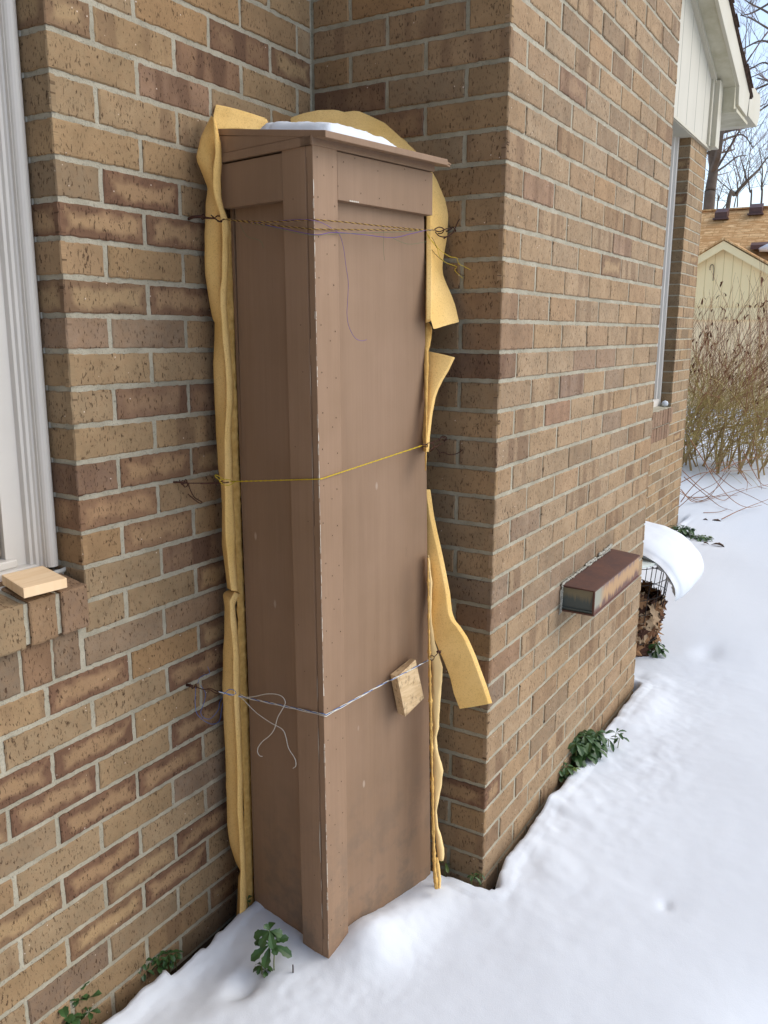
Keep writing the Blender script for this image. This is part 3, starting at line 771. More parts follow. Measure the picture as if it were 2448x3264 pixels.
# top rail round the box and the tapered fillet under the lid
zr0, zr1 = Z0 - .3005, Z0 - .2845
bevel(bpart(slab('R', -.004, .358, zr0, zr1, -.03, .004), 'top_rail', m_paint), .0012)
mb = MB(); P = []
for z in (zr0, zr1): P += [bp(0, .0, z, 0, .004), bp(0, .273, z, 0, .004), bp(0, .273, z, 0, -.03), bp(0, .0, z, 0, -.03)]
mb.hexa(P); bevel(bpart(mb, 'top_rail', m_paint), .0012)
def lidz(v): return Z0 - .2935 + (v + .04) * (.0462 / .316) # underside of the lid
mb = MB(); P = [bp(0, .0, zr1 + .0005, 0, .002), bp(0, .274, zr1 + .0005, 0, .002), bp(0, .274, lidz(.274) - .001, 0, .002), bp(0, .0, lidz(0) + .002, 0, .002)]
d_ = bp(0, 0, 1, 0, -.016) - bp(0, 0, 1, 0, .002); mb.prism(P, d_); bevel(bpart(mb, 'fillet', m_paint), .001)
mb = MB(); P = []
u_a, u_b = -.003, .358
for dz in (0, .0125):
    P += [bp(u_a, -.038, lidz(-.038) + dz), bp(u_b + .004, -.036, lidz(-.036) + dz + .0018), bp(u_b + .004, .29, lidz(.29) + dz), bp(u_a, .29, lidz(.29) + dz)]
mb.hexa(P); lid = bevel(bpart(mb, 'lid', m_paint), .0015)
mb = MB()                                       # split ply tip at the lid's right end
for a, z in ((.000, 0.002), (.003, .0065)):
    mb.hexa([bp(u_b + .004, -.034, lidz(-.034) + z), bp(u_b + .020 + a, -.030, lidz(-.03) + z - .002), bp(u_b + .020, .06, lidz(.06) + z), bp(u_b + .004, .06, lidz(.06) + z),
             bp(u_b + .004, -.034, lidz(-.034) + z + .004), bp(u_b + .020 + a, -.030, lidz(-.03) + z + .001), bp(u_b + .020, .06, lidz(.06) + z + .004), bp(u_b + .004, .06, lidz(.06) + z + .004)])
bpart(mb, 'splintered_edge', m_paint)
# nails, paint-loss chips and seams
m_nail = simple('nail_hole', srgb(58, 38, 28), .9, .1); m_chip = simple('bare_chip', srgb(206, 196, 180), .9, .1)
rn = random.Random(9)
mb = MB()
def dot(face, a, z, r, n, st=1.4):
    mb = MB()
    c = [(math.cos(i * PI / 3) * r, math.sin(i * PI / 3) * r * st) for i in range(6)]
    mb.add([bp(a + x, 0, z + y, n) if face == 'R' else bp(0, a + x, z + y, 0, n) for x, y in c], [(0, 1, 2, 3, 4, 5), (5, 4, 3, 2, 1, 0)])
    bpart(mb, 'nail', m_nail)
z = 1.70
while z > .1:
    dot('R', .012 + rn.uniform(-.003, .003), z, .0011, .0006); dot('R', .053 + rn.uniform(-.004, .004), z - .012, .0011, .0006)
    dot('R', .034 + rn.uniform(-.008, .008), z - .03, .0010, .0006)
    if rn.random() < .6: dot('L', .05 + rn.uniform(-.02, .02), z, .0009, .0006)
    z -= rn.uniform(.07, .10)
for a in (.075, .12, .19, .26, .33):
    for z in (Z0 - .315, Z0 - .372): dot('R', a + rn.uniform(-.01, .01), z + rn.uniform(-.008, .008), .0010, .0001)
mb = MB()                                       # chipped white arris, jagged chips on both sides of the corner
z = .03
while z < 1.66:
    h = rn.uniform(.006, .03); wv = rn.uniform(.0005, .0020)
    if 1.35 < z or .62 < z < 1.15 or rn.random() < .55:
        n = 4
        for face in 'RL':
            if face == 'L' and rn.random() < .6: continue
            a = [(0.0002 if face == 'R' else .0002)] ; pts = []
            for i in range(n + 1): pts.append((a[0], z + h * i / n))
            for i in range(n, -1, -1): pts.append((a[0] + wv * rn.uniform(.3, 1.3), z + h * i / n))
            vv = [bp(x, 0, zz, .0006) if face == 'R' else bp(0, x, zz, 0, .0006) for x, zz in pts]
            mb = MB(); mb.add(vv, [tuple(range(len(vv)))]); bpart(mb, 'paint_chip', m_chip)
    z += h + rn.uniform(0, .012)
for (z0, z1, a, wv) in [(.24, .34, .0175, .0032), (.10, .14, .0165, .0016), (.17, .2, .0168, .0014), (.48, .56, .016, .0014), (.62, .68, .016, .0010), (1.05, 1.18, .0165, .0010), (1.26, 1.32, .0165, .0008)]:
    pts = [(a, lerp(z0, z1, i / 5)) for i in range(6)] + [(a + wv * math.sin(PI * (i + .3) / 5.6) + rn.uniform(0, .0004), lerp(z0, z1, i / 5)) for i in range(5, -1, -1)]
    mb = MB(); mb.add([bp(0, x, zz, 0, .0006) for x, zz in pts], [tuple(range(len(pts)))]); bpart(mb, 'paint_chip', m_chip)
for i in range(5): 
    a = .098 + i * .0055; mb = MB(); mb.add([bp(a + x * .0042, 0, rh + .0006 + y * .003, -.0001) for x, y in [(0, 0), (1, 0), (1.1, .6), (.5, 1), (-.2, .7)]], [(0, 1, 2, 3, 4)]); bpart(mb, 'paint_chip', m_chip)
mb = MB()                                       # dark seam where the two corner boards meet
for (z0, z1) in [(.05, .5), (.52, .98), (1.0, 1.34), (1.37, 1.70)]:
    mb.add([bp(0, .0148, z0, 0, .0004), bp(0, .0157, z0, 0, .0004), bp(0, .0154, z1, 0, .0004), bp(0, .0149, z1, 0, .0004)], [(0, 1, 2, 3)])
bpart(mb, 'seam', m_nail)

# snow on the lid
def faceL(u, v): return bp(u, v, lidz(v) + .0123)
V = []; F = []; N = 40
cap_c = (.115, .135)
for i in range(N + 1):
    for j in range(N + 1):
        u = lerp(.0, .235, i / N); v = lerp(-.034, .26, j / N)
        du = abs(u - .062) / (.150 if u > .062 else .058); dv = abs(v - .056) / (.088 + max(0, min(.08, u * 1.3)))
        e = 1 - (du ** (2.4 if u > .062 else 5) + dv ** 6) + .04 * fbm(u, v, 30, 3)
        hh = (.018 + .003 * fbm(u, v, 12, 2)) * max(0, e) ** .6 + (.0022 * fbm(u, v, 50, 3) if e > .1 else 0) if e > 0.02 else -.006
        if i in (0, N) or j in (0, N): hh = -.006
        p = faceL(u, v); V.append(p + Vector((0, 0, hh)))
for i in range(N):
    for j in range(N): F.append((i*(N+1)+j, (i+1)*(N+1)+j, (i+1)*(N+1)+j+1, i*(N+1)+j+1))
tag(mesh_obj('snow_patch', V, F, m_snow, None, True), 'thin white snow patch lying on the sloping lid of the brown box', 'snow')

# ------------------------------------------------------------------ foam strips
def flap(name, left, right, t, thick, mat, label, nrow=40, ncol=8, dvec=None, wob=.001, parent=None, bulge=0.0):
    """sheet between two edge outlines (pixels of the photo) at depth t (number or function of row 0..1 -> (tl, tr))"""
    def tt(s):
        r = t(s) if callable(t) else t
        return r if isinstance(r, tuple) else (r, r)
    l = resamp([Vector((a, b, 0)) for a, b in left], nrow + 1); r = resamp([Vector((a, b, 0)) for a, b in right], nrow + 1)
    d = Vector(dvec) if dvec else (CF * .6 + CR * .8).normalized()
    V = []; F = []
    for k in (0, 1):
        for i in range(nrow + 1):
            s = i / nrow; tl, tr = tt(s)
            A = att(l[i].x, l[i].y, tl); B = att(r[i].x, r[i].y, tr)
            for j in range(ncol + 1):
                q = j / ncol; p = A.lerp(B, q) - CF * bulge * math.sin(PI * q)
                p = p + CF * (wob * 3 * fbm(p.x + 3, p.z, 14, 2, k * 0)) 
                V.append(p + d * thick * k)
    w_ = ncol + 1; S = (nrow + 1) * w_
    for i in range(nrow):
        for j in range(ncol):
            a = i * w_ + j; F.append((a, a + w_, a + w_ + 1, a + 1)); F.append((S + a, S + a + 1, S + a + w_ + 1, S + a + w_))
    for i in range(nrow):
        a = i * w_; F.append((a, S + a, S + a + w_, a + w_)); a += ncol; F.append((a, a + w_, S + a + w_, S + a))
    for j in range(ncol):
        a = j; F.append((a, a + 1, S + a + 1, S + a)); a = nrow * w_ + j; F.append((a, S + a, S + a + 1, a + 1))
    o = mesh_obj(name, V, F, mat, parent, True); bevel(o, .0022, 3)
    if label: tag(o, label, 'foam strip', 'yellow foam strips packed round the box')
    return o
def rope(name, left, right, t, deep, mat, label, nrow=60, k=18, ex=.75, parent=None, wob=.0012, lump=0.0, fs=25):
    """rounded bar whose visible outline runs between two edges; deep = half depth in metres"""
    l = resamp([Vector((a, b, 0)) for a, b in left], nrow + 1); r = resamp([Vector((a, b, 0)) for a, b in right], nrow + 1)
    V = []; F = []
    for i in range(nrow + 1):
        s = i / nrow; tv = t(s) if callable(t) else t
        if isinstance(tv, tuple): A = at(l[i].x, l[i].y, 1, tv[0]); B = at(r[i].x, r[i].y, 1, tv[1])
        else: A = att(l[i].x, l[i].y, tv); B = att(r[i].x, r[i].y, tv)
        c = (A + B) / 2; h = (B - A) / 2
        for j in range(k):
            a = 2 * PI * j / k; ca, sa = math.cos(a), math.sin(a)
            f = lambda q: math.copysign(abs(q) ** ex, q)
            p = c + h * f(ca) + CF * deep * f(sa)
            n_ = fbm(p.x * 1.0 + p.y, p.z, fs, 3, sa)
            p += (p - c).normalized() * (wob * n_ + lump * abs(n_))
            V.append(p)
    for i in range(nrow):
        for j in range(k):
            a = i*k + j; b = i*k + (j+1) % k; F.append((a, a + k, b + k, b))
    F.append(tuple(range(k))); F.append(tuple(nrow*k + j for j in range(k))[::-1])
    o = mesh_obj(name, V, F, mat, parent, True)
    if label: tag(o, label, 'foam strip', 'yellow foam strips packed round the box')
    return o
# left, upper: a folded sheet (outer lobe + edge rib)
outL = [(674,374),(655,408),(639,442),(625.6,508),(640,545),(651,571),(663,601),(657,647),(654,707),(652,808),(654,876),(665,952),(677,1016),(685,1025),(684,1080),(679,1161),(683,1242),(685,1297),(687,1327),(689.5,1395),(696,1490),(706,1558),(708.5,1625),(708,1734),(717,1802),(725,1872)]
ribL = [(680,384),(684,436),(687,496),(680,541),(680,601),(686,640),(699,677),(709,722),(709,800),(708.5,890),(703,930),(703,971),(707,1025),(711,1093),(719,1161),(723,1242),(723,1297),(719,1354),(716.6,1408),(716.6,1490),(717,1571),(719,1707),(726,1788),(737,1880)]
ribR = [(688,384),(697,430),(704,457),(706,515),(702,571),(704,625),(712,660),(723.6,689),(732.6,728),(728,770),(729,822),(726,884),(722,944),(722,985),(729,1052),(735.6,1147),(741.6,1215),(742,1297),(740,1327),(735.6,1395),(740,1490),(742,1558),(749,1680),(750.5,1788),(757,1884)]
fo = rope('foam_strip', outL, [(a + 5, b) for a, b in ribL], lambda s: (-.020, -.060), .013, m_foam, 'folded yellow foam strip down the upper left edge of the brown box', 110, 20, .85)
rope('edge_rib', ribL, ribR, lambda s: (-.075, -.080), .011, m_foam, None, 110, 16, .55, parent=fo)
outL2 = [(742,1876),(720,1884),(711,1893),(716.6,1934),(715,2016),(710,2097),(710,2205),(714,2314),(719,2409),(722,2477),(720.7,2494),(725,2630),(733,2692),(752,2746),(769,2772),(760,2790),(757,2874),(753,2930)]
ribL2 = [(748,1885),(732,1912),(735.6,1975),(744,2070),(744,2178),(748,2260),(754.6,2368),(757,2477),(757,2576),(764,2684),(768,2774),(766,2800),(764,2930)]
ribR2 = [(763,1893),(748,1929),(756,2010),(763,2097),(764,2233),(769.5,2368),(773.6,2477),(773.6,2576),(780,2698),(784,2779),(786,2887),(786,2930)]
fo = rope('foam_strip', outL2, [(a + 5, b) for a, b in ribL2], lambda s: (-.022, -.060), .013, m_foam, 'yellow foam strip with a pink smudge down the lower left edge of the box', 110, 20, .85)
rope('edge_rib', ribL2, ribR2, lambda s: (-.075, -.080), .011, m_foam, None, 100, 16, .55, parent=fo)
# crumbly layer squeezed against the box edge
cl = [(722,700),(720,830),(718,960),(730,1100),(738,1250),(738,1400),(742,1560),(747,1680),(752,1800),(755,1900),(760,2050),(765,2233),(770,2368),(775,2500),(779,2700),(784,2860),(784,2905)]
cr = [(742,700),(744,830),(746,960),(751,1100),(757,1250),(761,1400),(766,1560),(771,1680),(775,1800),(780,1900),(786,2050),(793,2233),(797,2368),(802,2500),(807,2700),(809,2860),(810,2905)]
rope('foam_strip', cl, cr, lambda s: (-.062, -.068), .008, m_foam_d, 'thin crumbling foam layer squeezed against the left edge of the box', 520, 14, .7, wob=.0030, lump=.0012, fs=48)
# top-left flap and fold
flap('foam_strip', [(687,332),(678,368),(686,412)], [(847,375),(853,388),(839,418)], lambda s: (1.79, 1.86), .012, m_foam, 'short yellow foam flap bent over the top left corner of the lid', 12, 14, dvec=CF * .8 + Z * .3, bulge=.004)
# arch behind the lid, running down between box and side wall
arch_o = [(924,376),(965,362),(1013,352),(1062,350),(1091,358),(1131,352),(1170,369),(1219,393),(1273,433),(1325,475),(1362,518),(1386,563),(1406,615),(1418.5,689),(1415,752),(1404,816),(1399,850),(1402,880),(1412,905),(1424,931),(1440,972),(1453,1028)]
arch_i = [(930,420),(980,440),(1030,450),(1080,455),(1130,455),(1170,470),(1210,490),(1260,520),(1300,560),(1330,590),(1345,620),(1358,650),(1362,690),(1364,740),(1364,800),(1364,850),(1364,880),(1365,910),(1366,940),(1368,975),(1370,1010),(1381,1049)]
flap('foam_strip', arch_i, arch_o, lambda s: (lerp(1.99, 1.885, min(1, s * 2.0)), lerp(2.02, 1.94, min(1, s * 1.6))), .012, m_foam, 'long yellow foam strip arching behind the lid and down the right side', 90, 8, dvec=CF * .55 + CR * .7 - Z * 0 + Z * .2, bulge=.003)
flap('foam_strip', [(1358,684),(1359,860),(1358,1020)], [(1374.5,684),(1377,860),(1375,1017)], 1.868, .03, m_foam, 'straight narrow foam strip on the upper right edge of the box below the lid', 24, 3, dvec=CF)
# ragged stub and curled flap
rope('foam_strip', [(1352,1012),(1352,1100),(1352,1200),(1354,1290),(1355,1400),(1355,1500)], [(1378,1046),(1375,1080),(1366,1120),(1366,1170),(1362,1290),(1360,1400),(1358,1500)], 1.92, .008, m_foam_d, 'ragged yellow foam edge on the right side of the box between two flaps', 120, 12, .7, wob=.002, lump=.001, fs=60)
flap('foam_strip', [(1345,1117),(1345,1200),(1345,1300),(1345,1380),(1350,1440)], [(1443,1138),(1424,1178),(1406,1208),(1390,1240),(1381,1266),(1371,1320),(1363,1390),(1360,1440)], lambda s: (1.95, 1.93), .012, m_foam, 'curled pale foam flap on the right of the box with a pointed upper corner', 40, 8, dvec=CF * .7 + CR * .5, bulge=.006)
# long hanging flap, lower right
l5 = [(1345,1560),(1350,1680),(1355,1775),(1372,1856),(1377,1909),(1369.5,1949.5),(1377.7,1990),(1385,2039),(1399,2074),(1415.6,2109.6),(1434.6,2161),(1445.5,2210),(1464.5,2259)]
r5 = [(1358,1560),(1369.5,1642),(1383,1707),(1396.6,1766),(1410,1832),(1421,1890),(1427,1950),(1437,1978),(1455,1999),(1478,2034),(1503,2090.6),(1524,2147.6),(1540,2191),(1556,2243)]
flap('foam_strip', l5, r5, lambda s: (2.03, lerp(2.02, 2.0, s)), .013, m_foam, 'broad yellow foam flap hanging loose over the bricks at lower right', 70, 8, dvec=CF * .5 + CR * .85, bulge=.002)
# lumpy inner strip, lower right
l6 = [(1364,1770),(1364,1900),(1366,2000),(1370,2080),(1376,2130),(1376,2200),(1378,2260),(1382,2320),(1378,2375),(1380,2430),(1382,2500),(1382,2586),(1384,2631),(1388,2665),(1392,2700),(1397,2738)]
r6 = [(1366,1770),(1378,1860),(1374,1945),(1378,1990),(1386,2045),(1400,2090),(1411.6,2128),(1410,2170),(1405,2213),(1401,2262),(1398,2321),(1390,2350),(1394,2385),(1406,2428),(1411.8,2457),(1409,2500),(1399,2545),(1392,2586),(1396,2631),(1407,2665),(1415.6,2705),(1414,2740)]
rope('foam_strip', l6, r6, lambda s: lerp(2.0, 2.13, s), .012, m_foam_pale, 'lumpy pale foam strip along the lower right edge of the box', 130, 18, .8, wob=.002)
rope('foam_strip', [(1362,1780),(1364,2000),(1368,2200),(1372,2400),(1376,2600),(1380,2760),(1386,2830)], [(1366,1780),(1369,2000),(1375,2200),(1379,2400),(1383,2600),(1389,2760),(1395,2830)], lambda s: lerp(1.955, 2.11, s), .008, m_foam_d, 'crumbling foam layer against the lower right edge of the box', 480, 12, .7, wob=.0030, lump=.0012, fs=48)
rope('foam_strip', [(1386,2735),(1390,2765),(1395,2800),(1396,2840)], [(1397,2735),(1402,2765),(1406,2800),(1404,2840)], 2.15, .006, m_foam, 'small yellow foam tip reaching the snow at the right foot of the box', 16, 12, .8)

# ------------------------------------------------------------------ rusty wire anchors
def wires(label, lines, r=.0013, group='rusty wire anchors holding the strings'):
    mb = MB()
    for L in lines:
        rr_ = r
        if isinstance(L, tuple): L, rr_ = L
        mb.tube(spline(L, 6), rr_, 6)
    o = mb.build('wire_anchor', m_wire, None, True); tag(o, label, 'wire', group); return o
def P3(pts, t): 
    n = len(pts)
    return [att(p[0], p[1], (lerp(t[0], t[1], i / max(1, n - 1)) if isinstance(t, tuple) else t)) for i, p in enumerate(pts)]
def PY(pts, yy):
    n = len(pts); return [at(p[0], p[1], 1, lerp(yy[0], yy[1], i / max(1, n - 1)) if isinstance(yy, tuple) else yy) for i, p in enumerate(pts)]
wa1 = at(600, 698, 1, 0.004)
tw = lambda px, py: (at(px, py, 1, -.01) - CP).dot(CF)
wires('rusty wire anchor in the brick joint at upper left of the box', [([wa1] + PY([(616,692),(640,690)], (-.015, -.03)), .0032), PY([(640,690),(648,683),(654,692),(645,699),(638,688)], -.034), PY([(640,690),(680,695),(694,688),(712,694),(706,707),(690,700),(673,686)], (-.036, -.105)), PY([(655,696),(686,697),(696,706),(712,700)], (-.05, -.11))])
wires('rusty wire anchor with a dangling loop at middle left of the box', [([at(552, 1537, 1, .004)] + PY([(570,1537),(590,1540)], (-.01, -.018)), .0022), PY([(572,1530),(582,1545),(592,1528),(598,1546),(588,1552),(580,1532),(600,1540)], -.016), PY([(590,1540),(640,1540),(690,1538),(725,1529),(737,1531),(728,1537),(690,1541),(640,1542)], (-.018, -.11)), PY([(684,1534),(690,1548)], -.06), PY([(601,1542),(606,1560),(620,1585),(643,1600),(638,1604),(624,1596),(600,1575)], -.014)], .0012)
wires('rusty wire anchor in the joint at lower left of the box', [([at(594, 2183, 1, .004)] + PY([(612,2187)], -.018), .0034), PY([(606,2180),(614,2195),(624,2182),(626,2193),(612,2190)], -.018), PY([(620,2188),(650,2198),(668,2194),(684,2200),(697,2206),(688,2210),(672,2200),(660,2197)], (-.02, -.06))], .0013)
wires('tangled rusty wire at upper right of the box by the chimney', [P3([(1385,731),(1400,724),(1414,730),(1410,742),(1396,744),(1391,734),(1404,728),(1424,737),(1440,726)], (1.87, 1.95)), P3([(1388,740),(1400,752),(1420,755),(1440,745),(1451,727),(1460,706),(1469,693),(1462,710),(1446,726),(1436,722)], (1.88, 1.97)), P3([(1386,735),(1402,738),(1424,729),(1436,732),(1444,724),(1452,735),(1446,742),(1430,732)], (1.88, 1.968)), P3([(1395,745),(1410,760),(1428,753)], 1.93), [att(1440, 730, 1.96), at(1455, 728, 0, .004)]], .0013)
wires('tangled rusty wire hook at middle right of the box', [P3([(1343,1418),(1360,1416),(1362,1424),(1345,1423)], (1.89, 1.90)), P3([(1358,1420),(1366,1412),(1380,1414),(1384,1428),(1372,1438),(1361,1432),(1362,1420),(1376,1411),(1394,1404),(1408,1394),(1420,1398),(1416,1408)], (1.90, 2.02)), P3([(1370,1434),(1388,1424),(1411,1412)], (1.93, 2.0)), P3([(1390,1428),(1398,1436),(1403,1446)], 2.0), P3([(1405,1443),(1414,1442),(1432,1449),(1455,1446),(1475,1434),(1486,1424)], 2.03), P3([(1404,1394),(1412,1390),(1424,1395),(1420,1404),(1410,1402)], 2.02), P3([(1394,1404),(1402,1398),(1400,1406)], 2.0), [att(1412, 1396, 2.02), at(1420, 1394, 0, .004)]], .0011)
wires('small rusty wire hook at lower right among the foam', [P3([(1372,2098),(1371,2092),(1379,2090),(1384,2097),(1376,2106),(1371,2100)], 1.965), P3([(1383,2095),(1391,2087),(1398,2079),(1406,2074),(1396,2078)], (1.965, 2.0)), (P3([(1392,2080),(1398,2076),(1404,2081)], 1.985), .003)], .0010)

# ------------------------------------------------------------------ strings
def string(label, lines, cat='string'):
    """lines: list of (points, radius, material)"""
    mats = []; mb = MB()
    for pts, r_, m in lines:
        if m not in mats: mats.append(m)
        mb.tube(pts, r_, 5, mats.index(m))
    o = mb.build('string', mats, None, True); tag(o, label, cat); return o
def smat(n, c): return simple(n, c, .8, .15, 0, .1, 200)
s_yel = smat('yellow_twine', srgb(206, 176, 52)); s_blue = smat('blue_twine', srgb(70, 112, 176)); s_white = smat('white_twine', srgb(226, 222, 208))
s_pur = smat('purple_thread', srgb(104, 78, 150)); s_tan = smat('tan_thread', srgb(176, 142, 78)); s_brn = smat('brown_thread', srgb(84, 58, 38)); s_grn = smat('grey_green_thread', srgb(112, 124, 92))
cy = lambda z, n=.002: bp(0, 0, Z0 + z, n, n)
def facepx(px, py, side, off):               # a point lying off (m) in front of a box face
    d = ray(px, py); n2 = uL if side == 'R' else uR; o_ = o0 - n2 * off
    c = Vector((CP.x, CP.y)); a = (c - o_ - Vector((0, kl * CP.z))).dot(n2); b = (Vector((d.x, d.y)) - Vector((0, kl * d.z))).dot(n2)
    return CP + d * (-a / b)
fL = lambda *p, off=.002: [facepx(a, b, 'L', off) for a, b in p]
fR = lambda *p, off=.002: [facepx(a, b, 'R', off) for a, b in p]
def twist(P, r, turns, ph, n=90):
    P = resamp(P, n); out = []
    for i, p in enumerate(P):
        a = ph + turns * 2 * PI * i / n; out.append(p + Vector((0, 0, math.sin(a) * r)) + CF * math.cos(a) * r)
    return out
mid_c = facepx(1026, 1526, 'R', .002); mid_c2 = facepx(1021, 1527, 'L', .002)
string('single taut yellow string across the middle of the box', [
    (twist([at(735, 1534, 1, -.108), facepx(752, 1534, 'L', .004)] + [mid_c2, mid_c] + [facepx(1345, 1420, 'R', .006)], .0006, 40, 0, 200), .0009, s_yel),
    (twist([at(735, 1536, 1, -.108), facepx(752, 1535.5, 'L', .004)] + [mid_c2, mid_c] + [facepx(1345, 1421, 'R', .006)], .0006, 40, PI, 200), .0009, s_yel),
    (spline(PY([(735,1530),(712,1528),(700,1533),(716,1546),(735,1545),(748,1535)], -.115)), .0009, s_yel), (spline(PY([(712,1526),(690,1514),(686,1518),(702,1532)], -.105)), .0007, s_yel)])
lc1, lc2 = facepx(1035, 2277, 'L', .002), facepx(1040, 2278, 'R', .002)
blk = facepx(1246, 2168, 'R', .022); blk2 = facepx(1333, 2122, 'R', .022)
lo = [at(697, 2205, 1, -.062), facepx(775, 2222, 'L', .006), lc1, lc2, facepx(1240, 2169, 'R', .008), blk, blk2, facepx(1375, 2099, 'R', .012)]
lo2 = [p + Vector((0, 0, -.0035 if 1 < i < 4 else -.0008)) for i, p in enumerate(lo)]
def near_face(ptsL): return ptsL
string('blue and white strings tied across the lower part of the box with loose ends', [
    (twist(lo, .0010, 16, 0, 260), .00075, s_blue), (twist(lo, .0010, 16, PI, 260), .00075, s_white), (twist(lo2, .0005, 12, 1, 200), .0008, s_white),
    (spline(fL((765,2213),(785,2222),(812,2220),(850,2212),(880,2213),(900,2221),(909,2236),(905,2252),(886,2285),(875,2322),(860,2344),(838,2362),(824,2380),(821,2396),(828,2409),(836,2411), off=.008), 6), .0009, s_white),
    (spline(fL((762,2220),(775,2229),(795,2250),(820,2274),(860,2302),(900,2325),(912,2352),(920,2385),(940,2418),(943,2440),(934,2449), off=.008), 6), .0009, s_white),
    (spline(PY([(715,2212),(700,2240),(696,2262),(672,2290),(650,2288),(640,2270),(650,2240),(655,2210),(640,2185)], -.02)), .0006, s_blue),
    (spline(PY([(624,2190),(622,2240),(628,2275),(655,2300),(680,2308),(700,2296),(706,2262),(716,2214)], -.02)), .0006, s_blue),
    (spline(PY([(630,2180),(636,2162),(650,2152),(668,2146),(662,2125)], -.015)), .0005, s_blue), (spline(PY([(712,2214),(730,2198),(745,2200),(752,2210),(735,2216),(718,2209)], -.11)), .0007, s_blue)])
def seq(*p): return list(p)
upA = [at(711, 698, 1, -.115), facepx(740, 702, 'L', .010)]
c1 = [facepx(1001, 700, 'R', .003)]; c2 = [facepx(1001, 731, 'R', .003)]; c3 = [facepx(1003, 748, 'R', .003)]
endR = [facepx(1358, 734, 'R', .004), att(1388, 733, 1.87)]
string('bundle of tan, purple and green threads stretched across the top of the box', [
    (twist(upA + fL((850,708), off=.014) + c1 + fR((1100,708),(1230,722), off=.008) + endR, .0007, 36, 0, 240), .0008, s_tan), (twist(upA + fL((850,708), off=.014) + c1 + fR((1100,708),(1230,722), off=.008) + endR, .0007, 36, PI, 240), .0008, s_brn),
    (twist(upA + fL((850,716), off=.013) + c2 + fR((1220,733), off=.008) + endR, .0007, 36, 0, 240), .0008, s_tan), (twist(upA + fL((850,716), off=.013) + c2 + fR((1220,733), off=.008) + endR, .0007, 36, PI, 240), .0008, s_brn),
    (spline(upA + fL((800,708),(900,728), off=.012) + c3 + fR((1060,741),(1150,747),(1250,757),(1310,745), off=.006) + endR, 6), .0006, s_pur),
    (spline(upA + fL((860,722),(940,742), off=.012) + [facepx(1004, 750, 'R', .003)] + fR((1075,745),(1180,742),(1290,738), off=.006) + endR, 6), .0005, s_grn),
    (spline(fL((800,712),(930,701),(990,701), off=.010) + fR((1030,712),(1060,730),(1082,748),(1095,790),(1103,850),(1110,900),(1108,960),(1106,1000),(1112,1040),(1130,1075),(1150,1086),(1169,1083), off=.004), 6), .00042, s_pur),
    (spline(fR((1250,757),(1275,770),(1305,778),(1340,774),(1360,770), off=.004), 6), .0004, s_grn), (spline(fR((1215,720),(1223,730),(1222,790),(1226,830), off=.004), 5), .0003, s_grn),
    (spline(fL((765,714),(775,735),(790,755),(815,762),(832,770),(840,790), off=.004), 5), .0004, s_grn),
    (spline(P3([(1350,742),(1358,760),(1372,790),(1400,822),(1435,845),(1452,850),(1455,855)], (1.86, 1.94))), .0006, s_brn),
    (spline(P3([(1360,742),(1375,765),(1392,785),(1400,815),(1420,836),(1454,850),(1450,862),(1475,887)], (1.86, 1.94))), .0006, s_yel),
    (spline(P3([(1362,750),(1385,780),(1410,803),(1434,818),(1456,823),(1462,840),(1480,850),(1500,860)], (1.86, 1.93))), .0006, s_yel),
    (spline(P3([(1444,856),(1455,865),(1470,876),(1482,878)], 1.95)), .0006, s_brn), (spline(P3([(1362,748),(1380,762),(1392,790)], 1.87)), .0005, s_brn)])

# ------------------------------------------------------------------ wood blocks
m_block = wood_material('stained_block_wood', srgb(214, 188, 148), srgb(190, 160, 118), srgb(110, 82, 56), stains=.8)
m_pine = wood_material('fresh_pine', srgb(232, 204, 166), srgb(220, 186, 142), srgb(200, 140, 90), sc=(5, 60, 5))
mb = MB()
bk = [facepx(1268, 2274, 'R', -.011), facepx(1332, 2214, 'R', -.011), facepx(1309, 2098, 'R', -.011), facepx(1243, 2150, 'R', -.011)]
fr = [facepx(1292, 2285, 'R', .019), facepx(1352, 2225, 'R', .019), facepx(1325, 2102, 'R', .019), facepx(1266, 2158, 'R', .019)]
mb.hexa(bk + fr); bevel(mb.build('wood_block', m_block), .0012)
tag(bpy.data.objects['wood_block'], 'stained square wood block held against the box by the blue and white string', 'wood block')
mb = MB()
tp = [Vector((-.9226, -.0297, Z0 - 1.080)), Vector((-.8382, -.0395, Z0 - 1.080)), Vector((-.8142, .0600, Z0 - 1.077)), Vector((-.8955, .0690, Z0 - 1.077))]
mb.hexa([p - Vector((0, 0, .0185)) for p in tp] + tp); o = bevel(mb.build('wood_block', m_pine), .001)
tag(o, 'clean pale pine block resting on the brick sill below the left window', 'wood block')

# ------------------------------------------------------------------ rusty vent hood on the chimney
hx0, hx1, hz = .500, 1.000, Z0 - 1.362
hood = empty('vent_hood', (hx0, -dpt, hz)); tag(hood, 'rusted rectangular metal vent hood sticking out of the chimney bricks', 'vent hood')
pr_, hh_ = .100, .076
def hpart(mb, name, m, smooth=False): return mb.build(name, m, hood, smooth)
Lh = hx1 - hx0
mb = MB(); mb.hexa([(-.002, -pr_ - .002, -.004), (Lh - .012, -pr_ - .002, -.006), (Lh, .004, -.002), (-.002, .004, -.002), (-.002, -pr_ - .002, 0), (Lh - .012, -pr_ - .002, -.002), (Lh, .004, .004), (-.002, .004, .004)])
bevel(hpart(mb, 'top_plate', m_rust), .0025, 3)
mb = MB(); mb.box((0, -pr_, -hh_), (Lh - .016, -pr_ + .002, -.005)); mb.box((-.002, -pr_ - .0035, -hh_), (Lh - .014, -pr_ + .004, -hh_ + .004)); bevel(hpart(mb, 'front_plate', m_rfront), .001)
